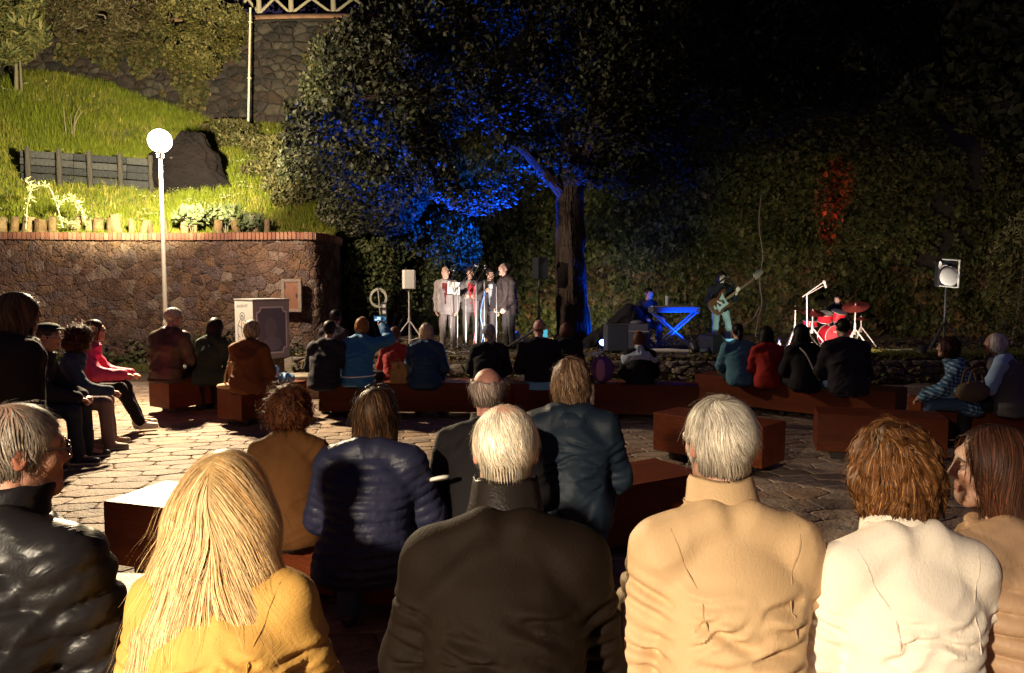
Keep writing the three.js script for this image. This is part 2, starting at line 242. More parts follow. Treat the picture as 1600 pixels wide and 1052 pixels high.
// instanced scatter
function scatter(name, parent, g, m, list, colors) {
  const o = new THREE.InstancedMesh(g, m, list.length), q = new THREE.Quaternion(), e = new THREE.Euler(), c = new THREE.Color(), s = V(1, 1, 1);
  list.forEach((t, i) => { q.setFromEuler(e.set(t.rx, t.ry, t.rz ?? 0, 'YXZ')); s.set(t.s, t.s * (t.k ?? 1), t.s); o.setMatrixAt(i, M4.compose(t.p, q, s)); const a = colors[t.c ?? (R() * colors.length | 0)], b = .7 + .6 * R(); o.setColorAt(i, c.setRGB(a[0] * b, a[1] * b, a[2] * b)); });
  o.name = parent === scene ? numbered(name) : name; o.castShadow = o.receiveShadow = true; parent.add(o); return stuff(o);
}
const M_leaf = new THREE.MeshPhysicalMaterial({ color: 0xffffff, roughness: .55, specularIntensity: .4, side: THREE.DoubleSide, transmission: .12, thickness: 0 });
const M_blade = new THREE.MeshPhysicalMaterial({ color: 0xffffff, roughness: .7, specularIntensity: .4, side: THREE.DoubleSide, transmission: .2, thickness: 0 });
function bladeTuft(n, w, h, R) { const P = [], I = []; for (let i = 0; i < n; i++) { const a = R() * 6.28, l = .25 + R() * .5, k = h * (.6 + .5 * R()), bx = (R() - .5) * .1, bz = (R() - .5) * .1, ca = Math.cos(a), sa = Math.sin(a), o = P.length / 3; P.push(bx - sa * w, 0, bz + ca * w, bx + sa * w, 0, bz - ca * w, bx + ca * l * k * .4 - sa * w * .7, k * .6, bz + sa * l * k * .4 + ca * w * .7, bx + ca * l * k * .4 + sa * w * .7, k * .6, bz + sa * l * k * .4 - ca * w * .7, bx + ca * l * k, k, bz + sa * l * k); I.push(o, o + 1, o + 3, o, o + 3, o + 2, o + 2, o + 3, o + 4); } return geo(new Float32Array(P), null, null, null, new Uint32Array(I)); }
const G_tuft = bladeTuft(7, .006, .2, rng(41));
{
  const R = rng(42), list = [];
  for (let i = 0; i < 60000; i++) { const X = lerp(-15.5, -3.9, R()), D = 16.1 + 8.4 * Math.pow(R(), 1.15), n = fbm(X * .9, D * .9, 7); if (R() > .72 + n * .6) continue; if (D > 16.2 + 4.6 + (X + 15) * -.1 && X > -7.2) { if (R() < .8) continue; } list.push({ p: V(X, slopeH(X, D) - .015, -D), rx: (R() - .5) * .5, ry: R() * 6.3, rz: (R() - .5) * .5, s: (.6 + .8 * R()) * (1 + .5 * n) * (D < 16.5 ? .8 : D < 17 ? .6 : 1), c: n > .15 ? (R() * 2 | 0) : (R() * 5 | 0) }); }
  const o = scatter('meadow_grass', scene, G_tuft, M_blade, list, [[.1, .115, .009], [.13, .14, .01], [.18, .165, .018], [.08, .1, .009], [.24, .2, .05]]); tag(o, 'long green grass covering the slope above the retaining wall', 'grass');
}
// leaves
function leafGeo(pts, fold = .25, curl = .2) { // half outline x at y; mid rib folded
  const P = [], I = []; for (const [x, y] of pts) P.push(-x, y, x * fold - y * y * curl, 0, y, -y * y * curl, x, y, x * fold - y * y * curl); const n = pts.length;
  for (let i = 0; i < n - 1; i++) { const a = i * 3; I.push(a, a + 1, a + 4, a, a + 4, a + 3, a + 1, a + 2, a + 5, a + 1, a + 5, a + 4); } return geo(new Float32Array(P), null, null, null, new Uint32Array(I));
}
const G_leaf = leafGeo([[0, 0], [.28, .25], [.3, .5], [0, 1]]), G_ivy = leafGeo([[0, 0], [.5, .15], [.4, .55], [0, 1]], .2, .3), G_long = leafGeo([[0, 0], [.12, .3], [.1, .65], [0, 1]], .3, .5);
// leaf-covered blobs: [x, y, z, rx, ry, rz] each; leaves lie near the surface, in clumps with gaps
function foliage(name, parent, blobs, n, size, colors, g = G_leaf, R = rng(5), clump = 1.4, thr = -.15, depth = .45, front = .35) {
  const list = []; let W = 0; const w = blobs.map((b) => W += Math.pow(b[3] * b[4] * b[5], 2 / 3)); let tries = 0;
  while (list.length < n && tries++ < n * 8) {
    const k = R() * W, b = blobs[w.findIndex((x) => x >= k)], z = R() * 2 - 1, a = R() * 6.283, q = Math.sqrt(1 - z * z), nx = q * Math.cos(a), ny = z, nz = q * Math.sin(a); if (nz < -front) continue;
    const d = 1 - depth * R() * R() + .12 * fbm(nx * 3 + b[0], ny * 3 + b[1], nz * 3), p = V(b[0] + nx * b[3] * d, b[1] + ny * b[4] * d, b[2] + nz * b[5] * d);
    if (fbm(p.x * clump, p.y * clump, p.z * clump) < thr + .25 * (R() - .5)) continue;
    list.push({ p, rx: -1.1 + R() * 1.5 + .6 * ny, ry: Math.atan2(nx, nz) + (R() - .5) * 2.2, rz: (R() - .5) * 2.4, s: size * (.55 + .8 * R()) });
  }
  return scatter(name, parent, g, M_leaf, list, colors);
}
const GREEN = [[.05, .065, .018], [.07, .08, .024], [.038, .05, .016], [.09, .085, .03]], PALE = [[.075, .074, .04], [.1, .092, .056], [.055, .057, .027], [.04, .046, .02], [.12, .105, .064]], AUTUMN = [[.09, .08, .025], [.13, .1, .03], [.16, .09, .03], [.06, .065, .02], [.14, .12, .05]];
function limb(pts, r1, r2, seg = 20) { const c = new THREE.CatmullRomCurve3(pts), g = new THREE.TubeGeometry(c, seg, 1, 9), P = g.attributes.position, v = V(), n = V(); for (let i = 0; i <= seg; i++) { const q = c.getPointAt(i / seg), r = lerp(r1, r2, i / seg); for (let j = 0; j <= 9; j++) { const k = i * 10 + j; v.fromBufferAttribute(P, k).sub(q); const m = r * (1 + .22 * noise(q.x * 3 + v.x * 2, q.y * 3, v.z * 2 + q.z * 3)); P.setXYZ(k, q.x + v.x * m, q.y + v.y * m, q.z + v.z * m); } } const U = g.attributes.uv; for (let k = 0; k < U.count; k++) U.setXY(k, U.getY(k) * 2, U.getX(k) * 3); g.computeVertexNormals(); return g; }
const M_bark = mat(.05, .034, .025, .95, { specularIntensity: .2, bumpMap: T_bark, bumpScale: .06 }), M_twig = mat(.13, .1, .07, .9);
// upper wall
const upTr = track(smooth([V(-20, 0, -24.6), V(-12, 0, -24.6), V(-6.5, 0, -24.2), V(-3.4, 0, -24.3), V(-1.5, 0, -25)], 60)), UPT = 9.85;
{
  const R = rng(51), y0 = 5.6, H = UPT - y0, pl = wallPlace(upTr, y0, .04), w = thing('castle_wall', 'high dark rubble wall rising behind the grass slope under the railing', 'wall');
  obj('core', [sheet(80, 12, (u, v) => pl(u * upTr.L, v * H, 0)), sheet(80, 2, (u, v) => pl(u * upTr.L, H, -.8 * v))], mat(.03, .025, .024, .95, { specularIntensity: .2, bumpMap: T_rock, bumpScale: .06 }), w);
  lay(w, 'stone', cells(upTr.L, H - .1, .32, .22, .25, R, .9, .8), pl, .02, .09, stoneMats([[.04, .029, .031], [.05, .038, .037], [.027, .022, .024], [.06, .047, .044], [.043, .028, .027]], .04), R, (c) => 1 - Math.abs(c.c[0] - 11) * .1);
  obj('coping', sheet(60, 1, (u, v) => V(0, 0, 0)) && [sheet(60, 3, (u, v) => { const q = [[.1, -.12], [.12, .04], [-.4, .04], [-.42, -.1]][Math.round(v * 3)]; return pl(u * upTr.L, H + .1 + q[1], q[0]); })], mat(.26, .13, .09, .9, { map: T_rockc }), w);
  // railing on top
  const rl = thing('timber_railing', 'timber railing with crossed braces on top of the high wall', 'railing'), rm = mat(.3, .24, .18, .8, { bumpMap: T_bark, bumpScale: .01 });
  const px = [370, 405, 455, 521, 586, 650, 715], pp = px.map((x, i) => col(x, UPT + .12, 24.55));
  pp.forEach((p) => obj('post', rod(p, p.clone().setY(UPT + 1.4), .085, .075), rm, rl));
  for (let i = 0; i < pp.length - 1; i++) {
    const a = pp[i], b = pp[i + 1], f = V(0, 0, .03), k = V(0, 0, -.03);
    obj('top_rail', rod(a.clone().setY(UPT + 1.25), b.clone().setY(UPT + 1.25), .06), rm, rl);
    obj('brace', rod(a.clone().setY(UPT + .2).add(f), b.clone().setY(UPT + 1.15).add(f), .045), rm, rl);
    obj('brace', rod(a.clone().setY(UPT + 1.15).add(k), b.clone().setY(UPT + .2).add(k), .045), rm, rl);
  }
  struct('upper_terrace', sheet(6, 4, (u, v) => V(lerp(-40, 1, u), UPT + .02, -25 - 30 * v)), M_soil);
}
for (const [px, y1, y2, D, lab] of [[391, 12, 232, 23.6, 'longer thin pale drainpipe running down the high wall'], [506, 70, 178, 23.7, 'shorter thin pipe low on the high wall near the shrubs']]) {
  const a = at(px, y1, D), b = at(px - 4, y2, D - .4), t = thing('drainpipe', lab, 'pipe'), m = mat(.5, .42, .36, .6);
  obj('pipe', rod(a, b, .032), m, t); for (const k of [.1, .5, .9]) { const p = a.clone().lerp(b, k); obj('bracket', box(.1, .03, .09, p.x, p.y, p.z - .03), m, t); }
}
{ // ivy in patches over the high wall, weeds at the foot of the low one, flower heads in the grass
  const R = rng(55), w = [], f = [], h = []; const pu = wallPlace(upTr, 5.6, .04), pw = wallPlace(wallTr, 0, .05);
  for (let i = 0; i < 60000 && w.length < 13000; i++) { const u = R() * upTr.L, v = 4.2 * R(), n = fbm(u * .8, v * .55, 3) + .35 * fbm(u * 3, v * 3, 6) + (v - 2.4) * .09; if (n < .2) continue; const p = pu(u, v, .1 + .18 * R() * n * 2); w.push({ p, rx: -.3 - R(), ry: (R() - .5) * 2.4, rz: Math.PI + (R() - .5) * 2, s: .07 + .09 * R() }); }
  tag(scatter('wall_ivy', scene, G_ivy, M_leaf, w, [[.06, .055, .02], [.1, .08, .035], [.035, .035, .014], [.075, .05, .025]]), 'thin ivy growing in patches over the high wall', 'ivy');
  for (let i = 0; i < 40000 && f.length < 6500; i++) { const u = R() * wallTr.L, n = fbm(u * 1.3, 2, 9), v = R() * R() * (.5 + .7 * Math.max(0, n)); if (fbm(u * 2.5, v * 3, 4) < -.1) continue; f.push({ p: pw(u, .02 + v, .06 + .3 * R() * (1 - v)), rx: -R() * 1.3, ry: (R() - .5) * 3, rz: (R() - .5) * 3, s: .05 + .07 * R() }); }
  tag(scatter('wall_foot_weeds', scene, G_leaf, M_leaf, f, [[.03, .035, .014], [.05, .052, .018], [.08, .075, .03]]), 'dark weeds growing along the foot of the retaining wall', 'weeds');
  for (let i = 0; i < 340; i++) { const X = lerp(-15.5, -6, R()), D = lerp(17, 23.5, R()); if (fbm(X * .6, D * .6, 5) < .0) continue; const c = V(X, slopeH(X, D) + .16 + .14 * R(), -D), k = 5 + R() * 9 | 0; for (let j = 0; j < k; j++) h.push({ p: c.clone().add(V((R() - .5) * .22, (R() - .5) * .05, (R() - .5) * .14)), rx: -1.2 + R() * .6, ry: R() * 6, s: .035 + .03 * R() }); }
  tag(scatter('flower_heads', scene, G_leaf, M_leaf, h, [[.4, .38, .24], [.3, .3, .18], [.22, .24, .1]]), 'pale flower heads dotted through the long grass of the slope', 'flowers');
}
// ---------------------------------------------------------------- ivy bank behind the stage
const bankD = (X, v) => 19.3 + .5 * fbm(X * .35, v * .5, 3) + (v < 5 ? v * .13 : .65 + (v - 5) * .95) - sst(5, 13, X) * .6;
struct('hillside', sheet(80, 50, (u, v) => { const X = lerp(-4.6, 26, u), y = lerp(-.1, 10.2, v * v * .5 + v * .5); return V(X, y, -bankD(X, y)); }), mat(.03, .025, .016, .98));
{
  const R = rng(61), list = [], w2 = [];
  for (let i = 0; i < 125000; i++) {
    const X = lerp(-4.6, 18, R()), y = .3 + 6.6 * Math.pow(R(), 1.25), D = bankD(X, y), n = fbm(X * .9, y * .35 + 3, 4), n2 = fbm(X * 2.2, y * 2.2, 8); if (n + n2 * .4 < -.36 - .2 * R()) continue;
    const t = { p: V(X, y, -D + .03 + .35 * Math.max(0, n) * R() + .12 * R()), rx: -.2 - R() * 1.1, ry: (R() - .5) * 2.4, rz: Math.PI + (R() - .5) * 1.6, s: .07 + .1 * R() };
    (y < 2.2 && n2 > .12 ? w2 : list).push(t);
  }
  const o = scatter('ivy', scene, G_ivy, M_leaf, list, [[.07, .085, .018], [.095, .1, .025], [.05, .06, .015], [.12, .11, .035]]); tag(o, 'dense curtain of ivy covering the bank behind the stage', 'ivy');
  const b = scatter('autumn_creeper', scene, G_ivy, M_leaf, w2, AUTUMN); tag(b, 'yellow and brown creeper leaves low on the bank behind the stage', 'creeper');
  // bare hanging vine stems
  const v = thing('vine', 'bare hanging vine stem between the guitarist and the drum kit', 'vine'), pt = [[1190, 300], [1186, 350], [1192, 400], [1187, 440], [1191, 475], [1184, 500], [1180, 530]].map(([x, y]) => at(x, y, 18.3));
  obj('stem', limb(pt, .011, .016), M_twig, v); obj('twig', limb([at(1187, 480, 18.3), at(1175, 500, 18.2), at(1160, 507, 18.1)], .014, .01, 8), M_twig, v);
}
// ---------------------------------------------------------------- stage terrace
const stTr = track(smooth([col(455, 0, 13.9), col(560, 0, 13.5), col(720, 0, 13.3), col(900, 0, 13.25), col(1100, 0, 13.15), col(1300, 0, 13.15), col(1500, 0, 13.3), col(1800, 0, 13.6)], 60));
{
  const R = rng(71), pl = wallPlace(stTr, -.04, .06), H = STG + .03, st = struct('stage_terrace', [sheet(90, 14, (u, v) => { const p = pl(u * stTr.L, H, 0); const z = lerp(p.z, -21, v); return V(p.x, STG + .03 * fbm(p.x, z, 5) * Math.min(1, v * 14), z); }), sheet(90, 4, (u, v) => pl(u * stTr.L, v * H, 0))], mat(.14, .1, .065, .95, { bumpMap: T_rock, bumpScale: .03, map: T_rockc }));
  lay(st, 'stone', cells(stTr.L, H, .24, .17, .15, R), pl, .012, .05, stoneMats([[.23, .18, .14], [.28, .22, .17], [.18, .14, .11], [.3, .25, .2]], .03), R);
  // leaf litter along the front and under the singers
  const list = []; for (let i = 0; i < 9000; i++) { const s = R() * stTr.L, { p, n } = stTr(s), k = R() < .45 ? -.25 + .35 * R() : -.3 - 5.4 * R(), f = k > -.05; list.push({ p: V(p.x + n.x * k, f ? .03 + .36 * R() * R() : STG + .012 + .02 * R(), p.z + n.z * k + (f ? .06 : 0)), rx: -1.57 + (R() - .5) * 1.3, ry: R() * 6.3, rz: R() * 6, s: .05 + .06 * R() }); }
  tag(scatter('leaf_litter', scene, G_ivy, M_leaf, list, [[.16, .11, .04], [.2, .14, .06], [.11, .08, .03], [.12, .12, .04]]), 'fallen leaves scattered over the stage floor and its stone edge', 'fallen leaves');
  const gl = []; for (let i = 0; i < 5000; i++) { const px = R() < .8 ? lerp(1240, 1640, R()) : lerp(130, 560, R()), D = px < 600 ? lerp(14.6, 15.5, R() ** .6) : lerp(13.35, 14.2, R()); const p = col(px, px < 600 ? 0 : STG, D); gl.push({ p, rx: (R() - .5) * .6, ry: R() * 6, s: .3 + .5 * R() }); }
  tag(scatter('verge_grass', scene, G_tuft, M_blade, gl, [[.09, .11, .02], [.13, .14, .03], [.17, .14, .05]]), 'short grass along the foot of the wall and the stage edge', 'grass');
}
// white cable cover along the stage edge
{ const pts = []; for (let x = 985; x <= 1440; x += 22) pts.push(col(x, STG + .045, 14.35 + .05 * noise(x * .05, 2, 1)).add(V(0, .012 * noise(x * .21, 1, 1), 0))); tag(obj('cable_cover', [pipe(pts, .042, 110, 8)], mat(.75, .68, .55, .6)), 'pale wavy cable cover lying along the stage edge before the drums', 'cable cover'); }
// ---------------------------------------------------------------- trees and shrubs
{
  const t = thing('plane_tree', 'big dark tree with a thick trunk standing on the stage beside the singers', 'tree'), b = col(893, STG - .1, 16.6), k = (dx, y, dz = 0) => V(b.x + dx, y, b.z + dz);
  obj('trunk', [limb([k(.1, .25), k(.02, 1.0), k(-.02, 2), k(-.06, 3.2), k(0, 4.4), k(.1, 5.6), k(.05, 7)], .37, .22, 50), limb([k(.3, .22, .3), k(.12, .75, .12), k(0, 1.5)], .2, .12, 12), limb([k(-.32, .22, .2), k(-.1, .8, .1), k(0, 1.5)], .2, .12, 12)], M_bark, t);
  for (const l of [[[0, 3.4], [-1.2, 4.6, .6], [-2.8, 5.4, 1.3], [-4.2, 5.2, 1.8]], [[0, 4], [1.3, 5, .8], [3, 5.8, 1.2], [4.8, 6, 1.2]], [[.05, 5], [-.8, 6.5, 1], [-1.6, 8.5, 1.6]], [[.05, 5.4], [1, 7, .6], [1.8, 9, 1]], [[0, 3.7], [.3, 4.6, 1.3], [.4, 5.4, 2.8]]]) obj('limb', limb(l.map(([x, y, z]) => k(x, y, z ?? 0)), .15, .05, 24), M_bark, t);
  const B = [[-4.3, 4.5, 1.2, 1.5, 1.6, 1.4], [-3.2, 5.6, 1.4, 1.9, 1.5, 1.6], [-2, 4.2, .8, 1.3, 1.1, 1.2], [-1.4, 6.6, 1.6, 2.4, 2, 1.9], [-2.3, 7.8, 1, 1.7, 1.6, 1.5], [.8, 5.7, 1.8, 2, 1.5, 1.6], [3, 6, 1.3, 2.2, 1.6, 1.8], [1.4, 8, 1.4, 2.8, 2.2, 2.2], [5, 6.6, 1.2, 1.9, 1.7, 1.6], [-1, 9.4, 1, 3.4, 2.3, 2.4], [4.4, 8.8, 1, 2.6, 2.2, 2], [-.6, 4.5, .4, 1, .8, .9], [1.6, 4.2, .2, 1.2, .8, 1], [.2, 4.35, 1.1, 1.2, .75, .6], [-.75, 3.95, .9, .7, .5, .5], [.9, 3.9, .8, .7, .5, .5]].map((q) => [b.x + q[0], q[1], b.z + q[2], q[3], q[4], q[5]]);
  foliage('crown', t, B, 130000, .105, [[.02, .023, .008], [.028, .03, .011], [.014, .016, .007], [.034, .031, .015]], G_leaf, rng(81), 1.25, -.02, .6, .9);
}
// big ivy-clad shrubs beside the tree, left of the stage
const SH = [
  ['bushy_tree', 'tall bushy tree with pale leaves between the high wall and the big dark tree', 'tree', [[545, 150, 20.5, 1.25, 1.9, 1.1], [590, 200, 20, 1.3, 1.5, 1.1], [560, 235, 19.6, 1.3, 1.2, 1], [625, 140, 20.6, 1.1, 1.3, 1.1]], 34000, .11, PALE, G_leaf],
  ['laurel_bush', 'pale leaved bush overhanging the rounded end of the retaining wall', 'bush', [[505, 270, 18.8, 1.15, 1, .9], [565, 300, 18.3, 1.05, .95, .9], [600, 330, 17.8, .85, .6, .7], [625, 290, 18.2, .8, .9, .7], [545, 340, 17.6, .75, .45, .6]], 30000, .1, PALE, G_leaf],
  ['low_shrub', 'low spreading shrub at the right edge of the grass slope', 'shrub', [[380, 225, 22.5, .9, .28, .8], [420, 235, 21.6, .9, .35, .8], [455, 250, 20.4, .8, .7, .7], [425, 270, 20.4, .8, .3, .8], [360, 205, 23.4, .9, .3, .7], [470, 310, 18.6, .7, .55, .6], [440, 295, 19.4, .6, .3, .6]], 20000, .085, [[.06, .048, .018], [.085, .068, .026], [.04, .038, .014]], G_leaf],
  ['wall_creeper', 'leafy creeper hanging over the top of the high wall below the railing', 'creeper', [[535, 62, 24, .5, .5, .35], [575, 66, 24, .7, .55, .4], [610, 72, 24, .8, .6, .5], [645, 80, 24, .9, .7, .5], [520, 95, 23.9, .3, .5, .3]], 9000, .11, [[.2, .17, .06], [.28, .21, .08], [.14, .1, .04]], G_ivy],
  ['hanging_shrub', 'leafy shrub spilling over the high wall above the lamp post', 'shrub', [[300, 30, 23.8, 1.2, .7, .5], [340, 45, 23.8, .9, .8, .5], [290, 82, 23.7, .65, .5, .4], [365, 32, 23.9, .45, .45, .4], [320, 100, 23.8, .5, .5, .35]], 15000, .09, [[.09, .074, .024], [.13, .1, .034], [.05, .045, .016]], G_leaf],
  ['wall_top_shrub', 'sprawling reddish shrub on the high wall at the far end of the slope', 'shrub', [[150, 22, 23.7, 1, .8, .5], [90, 8, 23.8, .9, .7, .5], [215, 18, 23.8, 1, .7, .5], [185, 50, 23.7, .8, .5, .4], [20, 5, 23.9, 1, .8, .5], [120, 45, 23.7, .7, .5, .4]], 16000, .14, [[.09, .065, .034], [.13, .095, .054], [.055, .038, .02], [.065, .06, .028]], G_long],
  ['dark_bush', 'dark bush beside the stage below the overhanging laurel', 'bush', [[585, 430, 18, .7, 1, .6], [640, 420, 18.6, .9, 1.3, .7], [560, 480, 18, .5, .7, .5], [690, 390, 18.8, 1, 1, .7]], 15000, .09, GREEN, G_leaf],
  ['edge_bush', 'sparse bush with pale twigs behind the seated women beside the stage', 'bush', [[1600, 420, 15.5, .7, 1.2, .7], [1575, 520, 14.4, .5, .35, .4], [1640, 480, 14.5, .6, .8, .5]], 3000, .1, [[.1, .1, .03], [.14, .12, .05]], G_long],
];
for (const [n, lab, cat, bl, num, size, colr, g] of SH) {
  const t = thing(n, lab, cat), B = bl.map(([x, y, D, a, b, c]) => { const p = at(x, y, D); return [p.x, p.y, p.z, a, b, c]; });
  const c0 = B[0], foot = V(c0[0], n.includes('wall') || n.includes('hang') ? UPT - .3 : (c0[1] - c0[4] * 2), c0[2] - .5);
  obj('branch', B.map((q) => limb([foot.clone(), foot.clone().lerp(V(q[0], q[1], q[2] - .1), .5).add(V(.1, .15, 0)), V(q[0], q[1], q[2])], .045, .012, 10)), M_twig, t);
  const wild = n.includes('wall') || n.includes('hang'); foliage('leaves', t, B, num, size, colr, g, rng(90 + num), wild ? 2.6 : 2.2, wild ? .02 : -.18, wild ? .95 : .7, .8);
}
// trees far behind, almost black
for (const [n, lab, bl, num] of [
  ['dark_tree', 'black mass of a tree rising behind the guitarist above the ivy', [[1010, 150, 23, 3, 2.6, 2], [1150, 60, 23, 3, 3, 2], [1080, 210, 22.5, 2.4, 1.6, 1.6], [960, 30, 24, 3, 2.6, 2], [1180, 220, 22, 2, 1.4, 1.4]], 26000],
  ['dark_tree', 'unlit tree over the drum kit with a gap of night sky beside it', [[1290, 180, 23, 2.4, 2.2, 2], [1310, 60, 24, 1.6, 2.4, 2], [1370, 200, 22, 2.2, 1.8, 1.6], [1480, 170, 23, 2.4, 1.6, 2], [1420, 105, 24, 2, 1.0, 1.5], [1330, -20, 24, 2, 1, 1.5]], 26000],
  ['dark_tree', 'unlit tree at the far end behind the seated women', [[1580, 100, 22, 2.2, 2.6, 2], [1650, 250, 20, 2, 2.4, 2], [1560, 260, 21, 2, 2, 1.6], [1600, 0, 23, 2.6, 2, 2], [1520, -20, 24, 2, .8, 1.5]], 22000],
  ['dark_tree', 'dark tree on the upper terrace behind the timber railing', [[450, -60, 31, 3.5, 1.6, 2], [560, -20, 30, 3.4, 2.4, 2], [330, -40, 30, 3.4, 2, 2], [680, 10, 29, 3, 3, 2], [200, -40, 30, 3, 2, 2], [800, 20, 28, 3, 3, 2], [60, -30, 30, 3, 2, 2]], 22000]]) {
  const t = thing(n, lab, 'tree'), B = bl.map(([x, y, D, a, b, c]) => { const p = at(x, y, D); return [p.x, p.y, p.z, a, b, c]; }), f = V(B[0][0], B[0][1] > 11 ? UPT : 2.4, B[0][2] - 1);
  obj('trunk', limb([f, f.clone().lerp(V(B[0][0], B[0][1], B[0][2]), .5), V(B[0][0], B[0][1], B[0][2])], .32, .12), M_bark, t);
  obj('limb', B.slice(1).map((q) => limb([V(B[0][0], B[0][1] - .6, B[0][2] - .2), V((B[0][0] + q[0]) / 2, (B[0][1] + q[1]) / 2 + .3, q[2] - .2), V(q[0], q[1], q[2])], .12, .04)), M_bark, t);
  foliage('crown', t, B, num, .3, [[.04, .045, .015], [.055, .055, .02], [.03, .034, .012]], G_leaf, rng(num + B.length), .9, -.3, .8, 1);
}
// young trees and plants on the slope
{
  const t = thing('young_pine', 'young feathery tree with two thin trunks at the top of the grass slope', 'tree');
  const a = slopeAt(26, 150), b = slopeAt(34, 152); obj('trunk', [limb([a, at(24, 90, 23.2), at(20, 20, 23.2)], .06, .025)], M_twig, t); obj('trunk', [limb([b, at(31, 100, 23.2), at(27, 60, 23.2)], .04, .02)], M_twig, t);
  foliage('crown', t, [[40, 55, .6, .45], [10, 25, .8, .5], [50, 70, .4, .25], [20, 90, .45, .25], [-5, 55, .5, .5], [35, 15, .6, .4]].map(([x, y, r, h]) => { const p = at(x, y, 23.2); return [p.x, p.y, p.z, r, h, r]; }), 5200, .26, [[.12, .11, .04], [.08, .085, .034], [.17, .14, .055]], G_long, rng(6), 2, -.2, .8, 1);
  const s = thing('sapling', 'leafless sapling with three thin stems in the grass', 'sapling'), D = -slopeAt(115, 224).z;
  for (const l of [[[115, 224], [116, 195], [118, 180], [126, 165]], [[113, 222], [112, 200], [110, 178]], [[104, 220], [101, 190], [99, 165]], [[117, 195], [121, 185], [130, 172]]]) obj('stem', limb(l.map(([x, y]) => at(x, y, D)), .017, .008, 10), M_twig, s);
  const R = rng(8), d = thing('dry_weed', 'pale dry arching weed stalks before the stakes', 'weed'), w = mat(.42, .36, .2, .8), wl = [];
  for (const l of [[[40, 358], [43, 318], [48, 295], [40, 280]], [[98, 356], [90, 325], [84, 308], [76, 292], [62, 290], [45, 296]], [[90, 325], [100, 312], [112, 310], [122, 330]], [[134, 352], [128, 330], [120, 315], [110, 308]], [[95, 345], [110, 350], [118, 355]]]) { const p = l.map(([x, y]) => at(x, y, 16.5)); obj('stalk', limb(p, .012, .006, 12), w, d); for (let i = 0; i < 70; i++) { const q = new THREE.CatmullRomCurve3(p).getPoint(R()); wl.push({ p: q.add(V((R() - .5) * .1, (R() - .5) * .1, (R() - .5) * .1)), rx: R() * 3, ry: R() * 6, rz: R() * 3, s: .06 + .06 * R() }); } }
  scatter('leaves', d, G_long, M_leaf, wl, [[.4, .36, .2], [.3, .3, .14]]);
  [[300, 340, 'broad leaved plant behind the lamp pole on the slope'], [352, 338, 'broad leaved plant in the middle of the row of stakes'], [388, 352, 'broad leaved plant near the rounded end of the wall']].forEach(([x, y, lab], i) => {
    const p = thing('broad_leaf_plant', lab, 'plant', 'leafy plants by the stakes'), c = at(x, y, 16.7); obj('stem', [0, 1, 2].map((k) => limb([c.clone().setY(slopeH(c.x, 16.7)), c.clone().add(V((k - 1) * .12, 0, .02)), c.clone().add(V((k - 1) * .25, .1, .04))], .012, .006, 6)), M_twig, p);
    foliage('leaves', p, [[c.x, c.y, c.z, .42, .2, .25]], 260, .14, [[.06, .075, .025], [.085, .1, .045], [.12, .12, .07]], G_leaf, rng(300 + i), 3, -.5, .8, 1);
  });
}
